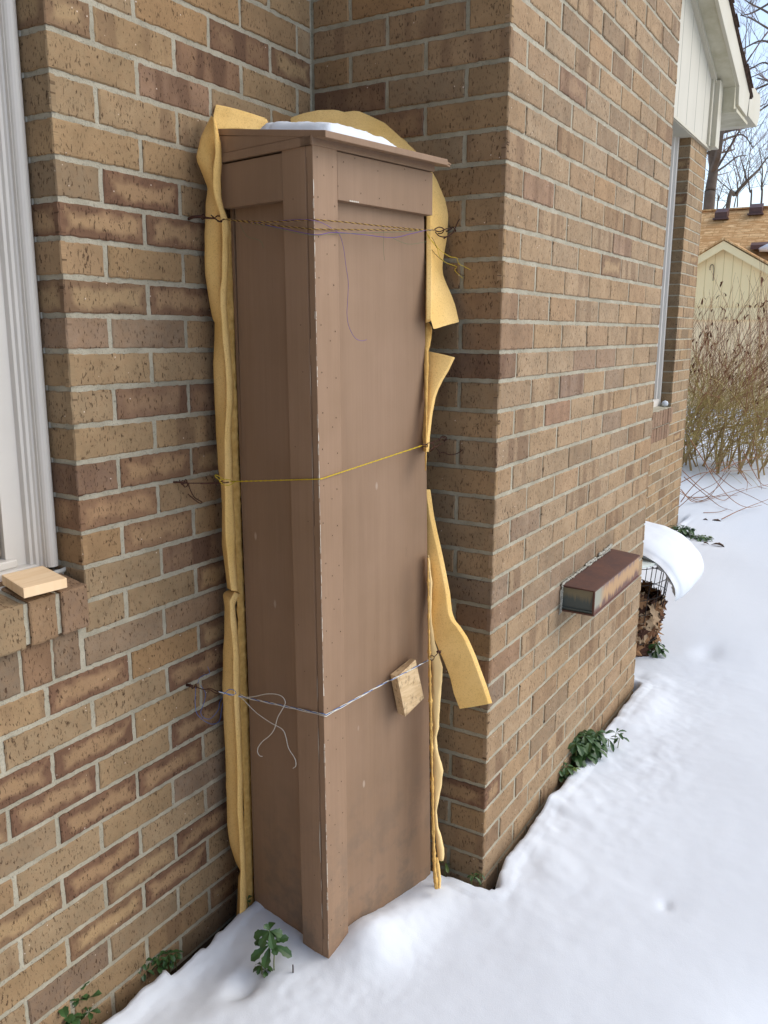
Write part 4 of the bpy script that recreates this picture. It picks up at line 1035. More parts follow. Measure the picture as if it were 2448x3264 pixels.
mb = MB(); mb.box((.002, -pr_ + .004, -hh_ + .003), (.004, .004, -.004)); mb.box((-.003, -pr_ + .003, -hh_ + .010), (.0045, .002, -hh_ + .013)); hpart(mb, 'side_plate', m_rside)
mb = MB(); mb.box((Lh - .02, -pr_ + .004, -hh_ + .003), (Lh - .017, .004, -.004)); mb.box((0, -pr_ + .004, -hh_), (Lh - .02, .004, -hh_ + .002)); mb.box((-.003, -pr_ - .002, -hh_), (.002, -pr_ + .004, -.002)); mb.box((-.003, -pr_ + .003, -hh_), (.003, .002, -hh_ + .005)); bevel(hpart(mb, 'rim', m_rust), .0008)
rc = random.Random(21)
mb = MB()                                       # ragged sealant bead along the wall
def lumpy(a, b, n, r0, r1):
    a, b = Vector(a), Vector(b)
    pts = [a.lerp(b, i / n) + Vector((rc.uniform(-1, 1), rc.uniform(-.4, .6), rc.uniform(-1, 1))) * r0 * .7 for i in range(n + 1)]
    for i in range(n): mb.tube([pts[i], (pts[i] + pts[i+1]) / 2 + Vector((0, -.002, rc.uniform(-.003, .003))), pts[i+1]], rc.uniform(r0, r1), 6)
lumpy((0, -.004, .007), (Lh * .93, -.004, .010), 60, .0022, .0042); lumpy((Lh * .68, -.004, .016), (Lh * .95, -.005, .022), 26, .003, .006)
lumpy((Lh * .42, -.003, .015), (Lh * .62, -.003, .016), 14, .002, .004); lumpy((-.004, -.004, .008), (-.006, -.004, -hh_ - .004), 16, .0018, .003); lumpy((-.012, -.003, -.01), (-.014, -.003, -hh_ - .008), 12, .0012, .002)
hpart(mb, 'sealant', simple('grey_sealant', srgb(192, 190, 178), .8, .15, 0, .15, 90, c2=srgb(140, 138, 126)), True)

# ------------------------------------------------------------------ evergreen plants poking through the snow
def leaf_mat(name, c, c2):
    M = Mat(name, c, .42, .4); co = M.coord()
    M.color(M.mix(M.mapr(M.noise(co, 40, 3, .5), .3, .7), c, c2)); return M.m
m_leaf = leaf_mat('evergreen_leaf', srgb(62, 92, 46), srgb(42, 68, 34)); m_leafl = leaf_mat('yellow_green_leaf', srgb(112, 128, 62), srgb(80, 102, 48))
m_stem = simple('green_stem', srgb(112, 124, 70), .6, .3)
rp = random.Random(31)
def leaf(mb, base, d, up, L, wd, m=0, teeth=True, droop=.3, fold=.35):
    d = d.normalized(); side = d.cross(up).normalized(); up = side.cross(d).normalized()
    n = 9; mid = []; le = []; ri = []
    for i in range(n + 1):
        s = i / n; c = base + d * L * s - Z * droop * L * s * s + up * .06 * L * math.sin(PI * s)
        w_ = wd * (s ** 1.1) * (1 - s ** 5) * 1.35 * (.55 + .45 * s) if s < 1 else 0
        if teeth and s > .45 and i % 2: w_ *= .80
        mid.append(c); le.append(c + side * w_ + up * w_ * fold); ri.append(c - side * w_ + up * w_ * fold)
    V = mid + le + ri; k = n + 1; F = []
    for i in range(n): F += [(i, i+1, k+i+1, k+i), (i, 2*k+i, 2*k+i+1, i+1)]
    mb.add(V, F, m)
def sprig(mbl, mbs, base, top, nleaf, L, wd, tilt=.3, m=0, whorls=2, teeth=True):
    base, top = Vector(base), Vector(top); mbs.tube([base, (base + top) / 2 + Vector((rp.uniform(-.004, .004), rp.uniform(-.004, .004), 0)), top], .0014, 5)
    for w_ in range(whorls):
        c = base.lerp(top, 1 - w_ * .38); a0 = rp.uniform(0, 6)
        for i in range(nleaf):
            a = a0 + 2 * PI * i / nleaf + rp.uniform(-.25, .25); el = tilt + rp.uniform(-.3, .3) - w_ * .15
            d = Vector((math.cos(a) * math.cos(el), math.sin(a) * math.cos(el), math.sin(el)))
            leaf(mbl, c, d, Z, L * rp.uniform(.75, 1.1), wd * rp.uniform(.85, 1.1), m, teeth, droop=rp.uniform(.2, .6))
def plant(label, sprigs, name='evergreen_plant', m2=False, group='evergreen ground plants poking out of the snow'):
    """sprigs: (base, top, nleaf, L, w, tilt, whorls)"""
    b = Vector(sprigs[0][0]); root = empty(name, b); tag(root, label, 'plant', group)
    for s in sprigs:
        ml, ms = MB(), MB()
        sprig(ml, ms, s[0], s[1], s[2], s[3], s[4], s[5], (1 if (m2 and rp.random() < .3) else 0), s[6])
        for q_ in (ml, ms): q_.V = [v - b for v in q_.V]
        st_ = ms.build('stem', m_stem, root, True); ml.build('leaves', [m_leaf, m_leafl], st_)
def S(px, py, h, n=6, L=.035, w_=.011, tilt=.2, wh=2, z=0.0, lean=(0, 0)):
    b = at(px, py, 2, z); return (b - Z * .03, b + Z * h + Vector((lean[0], lean[1], 0)), n, L, w_, tilt, wh)
# the specimen in front of the box: leaves laid out one by one
b = at(873, 3070, 2, .012); c1_ = b + Z * .048 + CR * -.006; c2_ = b + Z * .082 + CR * -.008
root = empty('evergreen_plant', b); tag(root, 'tallest evergreen sprig with toothed leaves in front of the brown box', 'plant', 'evergreen ground plants poking out of the snow')
ml, ms = MB(), MB()
ms.tube(spline([b - Z * .03, b, b + Z * .03 + CR * .001, c1_, c2_]), .0014, 6)
FW = Vector((CF.x, CF.y, 0)).normalized(); RT = Vector((CR.x, CR.y, 0)).normalized()
for cc, dx, dz, df, L, w_ in [(c1_, -1, .25, 0, .038, .010), (c1_, -.9, -.35, -.5, .050, .0125), (c1_, -.25, -.7, -.7, .044, .013), (c1_, .55, -.1, -.8, .03, .010), (c1_, 1, .45, .2, .044, .0115), (c1_, 1, -.25, -.3, .052, .0125), (c1_, .1, .6, .8, .034, .011), (c1_, -.5, .6, .6, .036, .011),
                          (c2_, -1, -.25, -.1, .036, .0125), (c2_, -.55, -.8, -.4, .036, .012), (c2_, .3, -.7, -.6, .034, .0125), (c2_, .9, -.2, 0, .030, .012), (c2_, .8, -.75, .2, .034, .010), (c2_, -.45, .75, 0, .022, .008), (c2_, .1, .1, .9, .03, .01)]:
    leaf(ml, cc, RT * dx + Z * dz + FW * df, Z - FW * .6, L, w_ * 1.35, 0, True, .15, .2)
for q_ in (ml, ms): q_.V = [v - b for v in q_.V]
ml.build('leaves', [m_leaf, m_leafl], root); ms.build('stem', m_stem, root, True)
plant('small low evergreen sprig in a snow hollow in front of the brown box', [S(835, 3100, .018, 5, .026, .010, .1, 1, -.015), S(845, 3108, .012, 4, .024, .010, .1, 1, -.02)])
plant('evergreen sprigs between the left brick wall and the snow edge, nearest the box', [S(425, 3100, .02, 6, .026, .009, .2, 2, -.03), S(455, 3095, .022, 6, .026, .009, .2, 2, -.03), S(480, 3082, .02, 5, .025, .009, .2, 1, -.035), S(505, 3080, .02, 6, .026, .009, .2, 2, -.035), S(540, 3066, .02, 5, .026, .009, .2, 2, -.035), S(562, 3062, .02, 5, .024, .009, .2, 1, -.04)])
plant('two evergreen sprigs rising against the left brick wall near the lower left corner', [S(262, 3218, .05, 6, .046, .018, .8, 2, -.01), S(285, 3245, .014, 5, .024, .009, .2, 1, -.01), S(245, 3235, .04, 5, .036, .012, .6, 1, -.01)])
plant('evergreen leaves at the very lower left corner of the picture', [S(196, 3266, .045, 6, .050, .018, .5, 2, -.01), S(95, 3290, .035, 6, .050, .018, .4, 2, -.01), S(60, 3300, .04, 5, .045, .016, .4, 1, -.01), S(228, 3278, .02, 5, .034, .013, .3, 1, -.01)])
sp_ = []
for i in range(17):
    sp_.append(S(rp.uniform(1808, 1900), rp.uniform(2395, 2450), rp.uniform(.03, .085), 6, .046, .019, .1, 2, .0))
plant('thick dark green evergreen clump against the chimney foot', sp_)
plant('small evergreen clump just below the thick clump at the chimney foot', [S(1778, 2480, .03, 6, .034, .012, .3, 2), S(1800, 2478, .035, 6, .036, .012, .3, 2), S(1822, 2482, .03, 6, .032, .012, .3, 1)], m2=True)
plant('lone drooping evergreen sprig in the snow right of the thick clump', [S(1958, 2388, .055, 5, .046, .011, .1, 1, 0, (.01, 0)), S(1938, 2386, .035, 4, .040, .012, -.2, 1), S(1972, 2388, .04, 4, .038, .010, .3, 1)])
plant('evergreen sprig at the foot of the leaf filled wire cage', [S(2088, 2088, .05, 6, .05, .02, .1, 2), S(2100, 2086, .02, 5, .05, .02, .1, 1)])
plant('dark evergreen clump at the far corner of the brick house', [S(2150 + i * 9, 1708 + (i % 3) * 4, .06, 6, .06, .022, .2, 2) for i in range(6)])
plant('low evergreen clump lying in snow beyond the far house corner', [S(2215 + i * 9, 1722 + (i % 2) * 5, .025, 6, .06, .022, .1, 1) for i in range(5)], m2=True)
plant('tiny green sprig peeking out at the left foot of the box', [S(790, 2905, .03, 4, .022, .008, .6, 1, -.01)])
plant('tiny grey green sprig in the snow at the chimney corner', [S(1508, 2800, .006, 5, .022, .006, .1, 1, .0), S(1530, 2792, .006, 4, .018, .005, .1, 1, .0)])
plant('pale yellowing leaf tip beside the right foot of the box', [S(1420, 2772, .02, 3, .03, .008, -.3, 1, -.01)], m2=True)
mb = MB(); t0 = at(934, 3098, 2, .0); mb.tube([t0 - Z * .02, t0 + Z * .018], .0016, 6); tag(mb.build('twig', simple('dark_twig', srgb(62, 52, 50), .9, .1)), 'short dark twig stub standing in the snow before the box', 'twig')
m_twig = bpy.data.materials['dark_twig']
mb = MB(); mb.tube(spline([at(1086, 3038, 2, .012), at(1091, 3046, 2, .010), at(1100, 3048, 2, .010)]), .0007, 5); tag(mb.build('twig', m_twig), 'tiny curled twig on the snow right of the box corner', 'twig')
for (px, py), lab in zip([(2260, 1662), (2262, 1738)], ['curled dead leaf on the snow below the long shrub twigs', 'dark dead leaf on the snow beyond the snow capped cage']):
    mb = MB(); c = at(px, py, 2, .01); leaf(mb, c - X * .0 , Vector((.3, -1, .2)), Z, .10, .03, 0, True, .3, .8); leaf(mb, c, Vector((-.2, .9, .5)), Z, .05, .02, 0, True, .3, .8)
    tag(mb.build('dead_leaf', simple('dead_leaf_brown', srgb(96, 74, 58), .8, .1)), lab, 'leaf')

# ------------------------------------------------------------------ leaf filled wire cage with snow on top
cg = Vector((1.86, -.34, 0)); cage = empty('wire_cage', cg); tag(cage, 'round wire mesh cage packed with dead leaves behind the chimney', 'wire cage')
def crad(z): return lerp(.145, .20, z / .45)
mb = MB()
for i in range(22):
    a = 2 * PI * i / 22
    mb.tube([(math.cos(a) * crad(z), math.sin(a) * crad(z), z) for z in (-.05, .1, .25, .42)], .0018, 5)
for z in (.06, .13, .20, .27, .34, .415):
    mb.tube([(math.cos(a) * crad(z) * 1.01, math.sin(a) * crad(z) * 1.01, z + .006 * math.sin(3 * a)) for a in [2 * PI * i / 28 for i in range(29)]], .0018, 5, cap=False)
mb.build('wire_mesh', simple('black_wire', srgb(44, 40, 38), .6, .4), cage)
def leaf_star(mb, c, r, nrm, m=0):
    nrm = nrm.normalized(); a = nrm.orthogonal().normalized(); b = nrm.cross(a); ph = rp.uniform(0, 6); n = 14; P = []
    for i in range(n):
        t = 2 * PI * i / n; q_ = r * (1.0 if i % 2 == 0 else .62) * (1 + .25 * math.cos(t)) * rp.uniform(.85, 1.1)
        P.append(c + (a * math.cos(t + ph) + b * math.sin(t + ph)) * q_ + nrm * r * rp.uniform(-.12, .3) * (1 if i % 2 == 0 else .2))
    base = len(mb.V); mb.V += [c + nrm * r * .15] + P
    for i in range(n): mb.F.append((base, base + 1 + i, base + 1 + (i + 1) % n)); mb.M.append(m)
mb = MB()
for i in range(620):
    z = rp.uniform(.0, .265); a = rp.uniform(0, 2 * PI); rad = crad(z) * rp.uniform(.78, 1.04)
    if z > .24: rad = crad(z) * rp.uniform(0, .98)
    c = Vector((math.cos(a) * rad, math.sin(a) * rad, z)); nr = Vector((math.cos(a), math.sin(a), rp.uniform(-.6, .8))) + Vector((rp.uniform(-.5, .5),) * 3)
    leaf_star(mb, c, rp.uniform(.022, .048), nr, rp.choice([0, 0, 1, 1, 2, 3]))
ml_ = [simple('dead_leaf_%s' % n, c, .8, .15, 0, .15, 40) for n, c in (('tan', srgb(156, 118, 84)), ('brown', srgb(112, 78, 54)), ('pale', srgb(184, 156, 124)), ('dark', srgb(78, 52, 40)))]
lv = mb.build('dead_leaves', ml_, cage); lv['kind'] = 'stuff'
# solid leaf core so that the light does not pass
mb = MB(); mb.tube([(0, 0, -.05), (0, 0, .15), (0, 0, .22)], crad(.1) * .7, 16, r2=crad(.3) * .7); mb.build('leaf_core', ml_[3], cage)
mb = MB()                                       # white board lying on the cage
bd = [(-.25, -.12), (-.10, -.185), (.20, -.17), (.28, .16), (-.22, .22)]
mb.prism([(x, y, .432) for x, y in bd], (0, 0, .012)); o = mb.build('board', simple('white_board', srgb(214, 222, 214), .5, .3)); o.location = cg
tag(o, 'white board lying on the wire cage under the snow cap', 'board')
CLN = spline([(0, .27, .505), (0, .16, .525), (0, .04, .525), (0, -.08, .508), (0, -.17, .478), (0, -.232, .43), (0, -.268, .375), (0, -.272, .315)], 6)
V = []; F = []; NS = 30; nu = len(CLN)
for i in range(NS + 1):
    xx = lerp(-.17, .31, i / NS); k_ = max(0, 1 - abs((xx - .07) / .24) ** 3.5) ** .5; top, bot = [], []
    for j, p in enumerate(CLN):
        tv = (CLN[min(nu-1, j+1)] - CLN[max(0, j-1)]).normalized(); nn = Vector((0, -tv.z, tv.y)); nn = nn if j < 2 or nn.z > 0 or nn.y < 0 else -nn
        nn = Vector((0, tv.z, -tv.y))
        if nn.z < 0 and j < nu * .6: nn = -nn
        u_ = j / (nu - 1); ht = lerp(.050, .042, u_) * min(1, math.sqrt(max(0, 1 - ((u_ - .5) / .5) ** 8)) + .04)
        q_ = Vector((xx + .03 * u_ + .010 * fbm(p.y, xx, 9, 2), p.y, p.z)); w1 = .006 * fbm(xx + 3, p.y + p.z, 9, 3); w2 = (.006 + .022 * u_) * fbm(xx, p.y + p.z, 22, 3, 5.)
        top.append(q_ + nn * (ht * k_ + w1 * k_)); bot.append(q_ - nn * (ht * k_ * .8 + w2 * k_))
    V += top + bot[::-1]
m2 = 2 * nu
for i in range(NS):
    for j in range(m2): F.append((i*m2+j, i*m2+(j+1) % m2, (i+1)*m2+(j+1) % m2, (i+1)*m2+j))
F.append(tuple(range(m2))[::-1]); F.append(tuple(NS*m2 + j for j in range(m2)))
o = mesh_obj('snow_cap', [Vector((v.x, v.y * .93, v.z - .028)) for v in V], F, m_snow, None, True); o.location = cg
tag(o, 'thick slumping cap of white snow on top of the wire cage', 'snow')

# ------------------------------------------------------------------ shrub beyond the house corner
rsb = random.Random(44)
m_sg = simple('olive_stems', srgb(186, 166, 106), .8, .15, 0, .2, 3, c2=srgb(156, 136, 88)); m_sb = simple('brown_stems', srgb(156, 114, 86), .85, .1, 0, .2, 3, c2=srgb(120, 84, 62)); m_dl = simple('shrub_dead_leaf', srgb(104, 66, 46), .85, .1)
sc_ = Vector((7.7, .35, 0)); shrub = empty('shrub', sc_); tag(shrub, 'bare twiggy shrub with olive stems and brown seed heads past the house corner', 'shrub')
mb = MB(); mbd = MB()
def stem_curve(p, d, L, bend, n=9, rng=rsb):
    out = [p.copy()]; d = d.normalized(); st = L / n
    for i in range(n):
        d = (d + Vector((rng.uniform(-1, 1), rng.uniform(-1, 1), rng.uniform(-1, 1))) * .06 + bend / n).normalized(); p = p + d * st; out.append(p.copy())
    return out
for i in range(74):
    cx_ = rsb.choice([-.5, -.25, 0, .2, .5, .8]); cy_ = rsb.choice([-.55, -.30, -.12, .1, .32, .55, .8])
    b = Vector((cx_ + rsb.gauss(0, .05), cy_ + rsb.gauss(0, .04), -.05)); a = rsb.uniform(0, 2 * PI)
    d = Vector((math.cos(a) * .35, math.sin(a) * .35 - .12, 1)); r0_ = rsb.uniform(.004, .010)
    C0 = stem_curve(b, d, rsb.uniform(.35, .75), Vector((0, 0, 0)), 4); mb.tube(C0, r0_, 5, 2, r0_ * .6, cap=False)
    for q_ in range(rsb.randint(6, 9)):
        k = rsb.random(); a = rsb.uniform(0, 2 * PI); out = Vector((math.cos(a), math.sin(a) - .45, 0))
        st0 = C0[rsb.randint(1, 4)]; up_ = k < .5
        d = out * (rsb.uniform(.1, .7) if up_ else rsb.uniform(.7, 2.4)) + Z; L = rsb.uniform(.9, 1.65) if up_ else rsb.uniform(1.0, 1.9)
        P = stem_curve(st0, d, L, out * rsb.uniform(0, .5) - Z * (0 if up_ else rsb.uniform(.1, 1.1)))
        rr0 = rsb.uniform(.0022, .0042)
        mb.tube(P[:6], rr0, 4, 0, rr0 * .7, cap=False); mb.tube(P[5:], rr0 * .7, 3, 1 if up_ else 0, .0014, cap=False)
        for t_ in range(rsb.randint(1, 4)):
            j = rsb.randint(2, 8); d2 = (P[j+1] - P[j]).normalized() + Vector((rsb.uniform(-1, 1), rsb.uniform(-1, 1), rsb.uniform(-.2, .8))) * .6
            Q = stem_curve(P[j], d2, rsb.uniform(.25, .7), Z * .2, 4); mb.tube(Q, .0026, 3, 1 if j > 3 else 0, .0012, cap=False)
            if rsb.random() < .10: leaf(mbd, Q[-1], Vector((rsb.uniform(-1, 1), rsb.uniform(-1, 1), -.8)), Z, rsb.uniform(.03, .06), .014, 0, False, .3, .7)
        if up_ and rsb.random() < .35: leaf(mbd, P[-1], Vector((rsb.uniform(-1, 1), rsb.uniform(-1, 1), -.8)), Z, rsb.uniform(.04, .08), .016, 0, False, .3, .7); leaf(mbd, P[-1], Vector((rsb.uniform(-1, 1), rsb.uniform(-1, 1), -.3)), Z, .04, .013, 0, False, .3, .7)
for i in range(16):                             # thick old canes at the foot
    a = rsb.uniform(0, 2 * PI); r_ = rsb.uniform(0, .75); b = Vector((math.cos(a) * r_ * .7, math.sin(a) * r_, -.05)); d = Vector((math.cos(a) * .4, math.sin(a) * .5, 1))
    mb.tube(stem_curve(b, d, rsb.uniform(.5, 1.0), Vector((0, 0, 0)), 5), rsb.uniform(.008, .014), 5, 2, .005, cap=False)
# long arching runners reaching towards the house
runners = [[(2170,1560),(2210,1600),(2260,1638),(2310,1660),(2360,1690)], [(2175,1500),(2240,1560),(2300,1620),(2330,1636),(2372,1628),(2448,1590)], [(2200,1400),(2250,1480),(2280,1530),(2330,1590),(2380,1618),(2426,1634)], [(2165,1540),(2230,1510),(2300,1502),(2380,1500),(2448,1490)],
           [(2160,1570),(2200,1590),(2260,1600),(2300,1598),(2350,1580)], [(2160,1560),(2220,1600),(2270,1650),(2306,1694)], [(2180,1520),(2240,1570),(2290,1640),(2330,1670)], [(2205,1630),(2250,1600),(2300,1540),(2330,1500)], [(2170,1600),(2200,1560),(2250,1510),(2290,1490)],
           [(2300,1655),(2350,1630),(2400,1610),(2448,1592)], [(2240,1660),(2290,1640),(2320,1622)], [(2370,1440),(2400,1500),(2425,1540),(2448,1578)], [(2330,1460),(2370,1520),(2395,1570)], [(2400,1400),(2412,1480),(2428,1560)], [(2300,1500),(2360,1470),(2448,1450)], [(2190,1650),(2240,1610),(2280,1560),(2320,1480)],
           [(2350,1480),(2380,1530),(2380,1566)], [(2160,1620),(2220,1570),(2280,1540),(2340,1480)], [(2260,1490),(2330,1550),(2400,1585),(2448,1610)]]
for L in runners:
    P = []
    n = len(L); ta, tb = rsb.uniform(6.3, 7.5), rsb.uniform(6.2, 8.0)
    for i, (px, py) in enumerate(L): P.append(att(px, py, lerp(ta, tb, i / (n - 1))) - sc_)
    for p in P: p.z = max(p.z, .02)
    mb.tube(spline(P, 6), rsb.uniform(.0028, .0045), 4, 1, .0018, cap=False)
mb.build('stems', [m_sg, m_sb, simple('tan_canes', srgb(176, 152, 110), .85, .1, 0, .2, 6, c2=srgb(136, 112, 80))], shrub)['kind'] = 'stuff'; mbd.build('seed_heads', m_dl, shrub)['kind'] = 'stuff'

# ------------------------------------------------------------------ neighbour's house
nb = empty('neighbour_house', (15, 1.5, 0)); tag(nb, 'yellow sided house with tan shingle roof and small front gable behind the shrub', 'house')
def npart(mb, name, m, smooth=False, uv=None):
    off = Vector((15, 1.5, 0)); mb.V = [v - off for v in mb.V]; o = mb.build(name, m, nb, smooth)
    if uv:
        a = o.data.attributes.new('suv', 'FLOAT_VECTOR', 'POINT'); a.data.foreach_set('vector', [c for v in o.data.vertices for c in uv(v.co)])
    return o
m_ysid = siding_material('yellow_siding', srgb(255, 227, 172), srgb(214, 184, 130), .155, 1, width=.007)
m_ylow = simple('yellow_boards', srgb(255, 226, 180), .7, .2, 0, .03, 2); m_ytrim = simple('cream_trim', srgb(250, 224, 172), .6, .3, 0, .04, 3)
m_nsh = shingle_material('tan_shingles', [srgb(244, 204, 150), srgb(206, 158, 106), srgb(176, 132, 88), srgb(190, 142, 92)], .30, .085)
NX = 15.0
pk = at(2312, 770, 0, NX); el = at(2228, 823, 0, NX); er = at(2448, 842, 0, NX)
slL = (pk.z - el.z) / (el.y - pk.y); slR = (pk.z - er.z) / (pk.y - er.y); sg = (slL + slR) / 2
HW = 1.75; gl = Vector((NX, pk.y + HW, pk.z - sg * HW)); gr = Vector((NX, pk.y - HW, pk.z - sg * HW))
belt = at(2300, 981, 0, NX).z; belt2 = at(2300, 1020, 0, NX).z
mb = MB(); mb.prism([(NX, gl.y - .1, belt), (NX, gr.y + .1, belt), (NX, gr.y + .1, gr.z + .04), (NX, pk.y, pk.z - .02), (NX, gl.y - .1, gl.z + .04)], (.1, 0, 0)); npart(mb, 'gable_wall', m_ysid)
mb = MB(); mb.box((NX + .005, gr.y + .1, -.3), (NX + .1, gl.y - .1, belt2)); npart(mb, 'lower_wall', m_ylow)
mb = MB(); mb.box((NX - .03, gr.y + .05, belt2), (NX + .06, gl.y - .05, belt)); npart(mb, 'belt_board', m_ytrim)
mb = MB(); mb.box((NX + .5, -7, -.3), (NX + 6, 9, gl.z - .02)); npart(mb, 'side_wall', m_ylow)
for s_, g in ((1, gl), (-1, gr)):
    mb = MB(); tv = .13; mb.prism([(NX - .16, pk.y, pk.z), (NX - .16, g.y + s_ * .1, g.z - sg * .1), (NX - .16, g.y + s_ * .1, g.z - sg * .1 - tv), (NX - .16, pk.y, pk.z - tv * 1.1)], (.05, 0, 0)); npart(mb, 'rake_board', m_ytrim)
rz = at(2360, 672, 0, NX + 3.0); ridge_z = rz.z; RX = NX + 3.0
eave = Vector((NX + .15, 0, gl.z + .12))
for s_, g in ((1, gl), (-1, gr)):
    mb = MB(); xq = RX; mb.prism([(NX - .19, pk.y, pk.z + .02), (NX - .19, g.y + s_ * .13, g.z - sg * .13 + .02), (NX + 1.8, g.y + s_ * .13, g.z - sg * .13 + .02), (NX + 2.2, pk.y, pk.z + .02)], (0, 0, .035)); npart(mb, 'gable_roof', m_nsh, uv=lambda c: (c.x, c.y * 1.1, 0))
EX = NX + .35
mb = MB(); mb.prism([(EX, -8, eave.z - .14), (EX, 10, eave.z - .14), (RX, 10, ridge_z), (RX, -8, ridge_z)], (0, 0, .04)); mb.prism([(RX, -8, ridge_z), (RX, 10, ridge_z), (RX + 4.2, 10, eave.z), (RX + 4.2, -8, eave.z)], (0, 0, .04))
mb.box((RX - .08, -8, ridge_z + .03), (RX + .08, 10, ridge_z + .06))
npart(mb, 'main_roof', m_nsh, uv=lambda c: (c.y, c.x * 1.05, 0))
mb = MB(); mb.box((EX - .02, -8, eave.z - .30), (EX + .02, gr.y - .1, eave.z - .13)); mb.box((EX - .02, gl.y + .1, eave.z - .30), (EX + .02, 10, eave.z - .13)); npart(mb, 'fascia', m_ytrim)
m_dk = simple('brown_metal', srgb(92, 66, 62), .5, .4)
def on_roof(px, py):
    d = ray(px, py); sl_ = (ridge_z - (eave.z - .14)) / (RX - EX); t = ((eave.z - .10) - CP.z - sl_ * (EX - CP.x)) / (d.z - sl_ * d.x); return CP + d * t
for (px, py) in [(2300, 690), (2410, 675)]:
    p = on_roof(px, py + 8); mb = MB(); mb.box((-.14, -.15, -.02), (.14, .15, .01)); mb.hexa([(-.11, -.12, 0), (-.11, .12, 0), (.12, .12, .03), (.12, -.12, .03), (-.13, -.12, .12), (-.13, .12, .12), (.10, .12, .22), (.10, -.12, .22)])
    mb.V = [v + p for v in mb.V]; npart(mb, 'roof_vent', m_dk)
p = on_roof(2440, 790); mb = MB(); mb.hexa([p + Vector(v) for v in [(-.35, -.6, -.05), (-.35, .22, -.05), (.1, .28, .02), (.1, -.6, .02), (-.35, -.6, .03), (-.35, .22, .03), (.1, .28, .12), (.1, -.6, .12)]]); npart(mb, 'flashing', m_dk)
p2 = on_roof(2452, 800); mb = MB()
mb.tube([p2 + Vector((-.30, -.4, .03)), p2 + Vector((-.34, .0, .03)), p2 + Vector((-.32, .13, .0))], .11, 10, r2=.04); npart(mb, 'roof_snow', m_snow, True)
mb = MB(); pcy = at(2305 - 35, 848 + 0, 0, NX - .02)
hk = at(2267, 850, 0, NX - .02); mb.tube(spline([hk + Vector((0, .02, -.06)), hk + Vector((0, .01, .02)), hk + Vector((0, -.03, .03)), hk + Vector((0, -.05, -.05)), hk + Vector((0, -.05, -.25))]), .006, 5); npart(mb, 'hook', m_dk)

# ------------------------------------------------------------------ bare trees
m_bark = simple('grey_bark', srgb(118, 108, 98), .95, .1, 0, .15, 2, c2=srgb(88, 78, 70)); m_twigs = simple('reddish_twigs', srgb(150, 132, 126), .95, .1, 0, .1, 2)
rt = random.Random(77)
def grow(mb, p, d, L, r, depth, rng):
    n = 5; P = [p.copy()]; dd = d.normalized()
    for i in range(n):
        dd = (dd + Vector((rng.uniform(-1, 1), rng.uniform(-1, 1), rng.uniform(-.6, .9))) * .13).normalized(); P.append(P[-1] + dd * L / n)
    mb.tube(P, r, 4 if depth > 1 else 3, 0 if depth > 1 else 1, r * .55, cap=False)
    if depth <= 0: return
    for k in range(rng.randint(3, 4)):
        j = rng.randint(1, n); side = Vector((rng.uniform(-1, 1), rng.uniform(-1, 1), rng.uniform(-.3, 1))).normalized()
        grow(mb, P[j], (dd + side * 1.0), L * rng.uniform(.42, .68), max(.0034, r * .45), depth - 1, rng)
def tree(label, limbs, xp, twd=2, seed=1, name='bare_tree', tw=1.2):
    """limbs: list of (pixel path, r0, r1) on the plane x = xp; the first is the trunk, brought down to the ground"""
    rng = random.Random(seed); base = at(limbs[0][0][0][0], limbs[0][0][0][1], 0, xp); b0 = Vector((base.x, base.y, 0)); root = empty(name, b0)
    tag(root, label, 'tree', 'bare winter trees against the sky')
    mt, mc = MB(), MB()
    for li, (path, r0, r1) in enumerate(limbs):
        P = [at(px, py, 0, xp + rng.uniform(-.3, .3)) for px, py in path]
        if li == 0: P = [Vector((b0.x, b0.y, -.3))] + P
        Q = spline(P, 5); (mt if li == 0 else mc).tube(Q, r0, 8 if li == 0 else 5, 0, r1, cap=False)
        for k in range(2 + len(Q) // 5):
            j = rng.randint(len(Q) // 3, len(Q) - 1)
            side = Vector((rng.uniform(-.6, .6), rng.uniform(-1, 1), rng.uniform(.0, 1.2)))
            grow(mc, Q[j], side, tw * rng.uniform(.5, 1.1), max(.0075, r1 * .55), twd, rng)
    for m_ in (mt, mc): m_.V = [v - b0 for v in m_.V]
    mt.build('trunk', [m_bark, m_twigs], root, True); mc.build('crown', [m_bark, m_twigs], root)
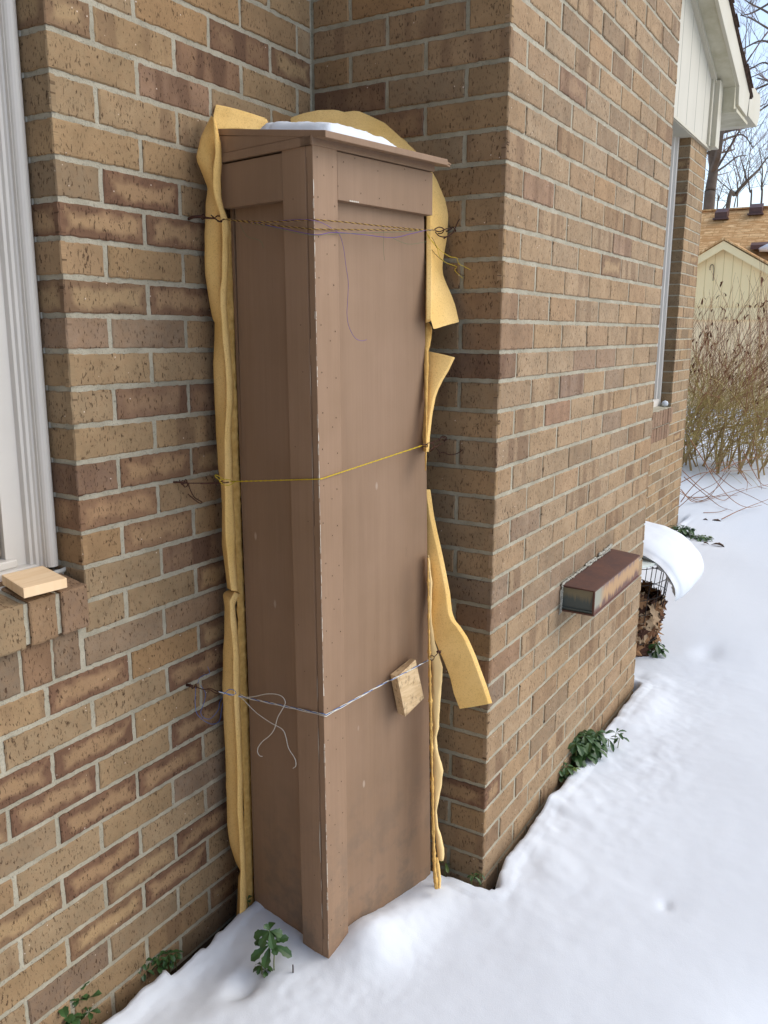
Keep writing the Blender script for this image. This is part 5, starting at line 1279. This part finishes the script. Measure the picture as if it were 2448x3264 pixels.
tree('large grey bare tree with a forked trunk behind the brick corner', [([(2258,680),(2264,610),(2272,560),(2274,520),(2266,440),(2262,380),(2255,200)], .16, .08), ([(2273,545),(2290,490),(2300,420),(2313,370),(2345,300),(2366,240)], .10, .03), ([(2300,450),(2332,436),(2370,431),(2400,470)], .035, .012), ([(2313,415),(2338,402),(2365,430)], .03, .012), ([(2276,552),(2310,530),(2350,500),(2380,496)], .03, .01), ([(2345,300),(2362,330),(2400,350),(2440,330)], .03, .01)], 23, 2, 5, tw=1.5)
tree('slanting dark bare tree leaning right above the tan roof', [([(2318,675),(2345,620),(2378,580),(2420,540)], .07, .03), ([(2380,578),(2372,540),(2360,500)], .03, .01), ([(2420,540),(2440,510),(2470,480)], .03, .012)], 24, 2, 8, tw=1.4)
tree('thin bare tree rising above the roof near the right edge', [([(2425,670),(2427,600),(2430,540),(2420,470)], .035, .01), ([(2427,600),(2440,560),(2452,520)], .02, .008)], 25, 2, 12, tw=1.3)
tree('slim bare tree above the ridge between the two roof vents', [([(2392,670),(2390,610),(2385,560),(2392,500)], .03, .01), ([(2350,660),(2352,600),(2345,550)], .02, .008)], 25, 2, 14, tw=1.3)
tree('small bare tree low over the left end of the tan roof', [([(2285,675),(2290,640),(2305,590)], .025, .01), ([(2300,672),(2320,640),(2330,600)], .02, .008), ([(2340,660),(2350,620),(2375,590)], .02, .008)], 26, 2, 18, tw=1.1)
tree('tall bare tree entering from the right at the top of the picture', [([(2520,600),(2510,400),(2490,250),(2480,100),(2470,-40)], .12, .05), ([(2500,300),(2440,340),(2400,370)], .03, .012), ([(2490,250),(2420,280),(2370,300),(2345,310)], .03, .01), ([(2485,150),(2430,130),(2380,150),(2350,170)], .03, .01), ([(2480,60),(2430,30),(2390,10),(2350,-20)], .03, .01), ([(2478,110),(2430,80),(2395,60),(2365,50)], .03, .01), ([(2470,0),(2400,40),(2360,50)], .03, .01), ([(2490,240),(2440,200),(2400,215),(2370,230)], .025, .01)], 22, 2, 22, tw=1.3)
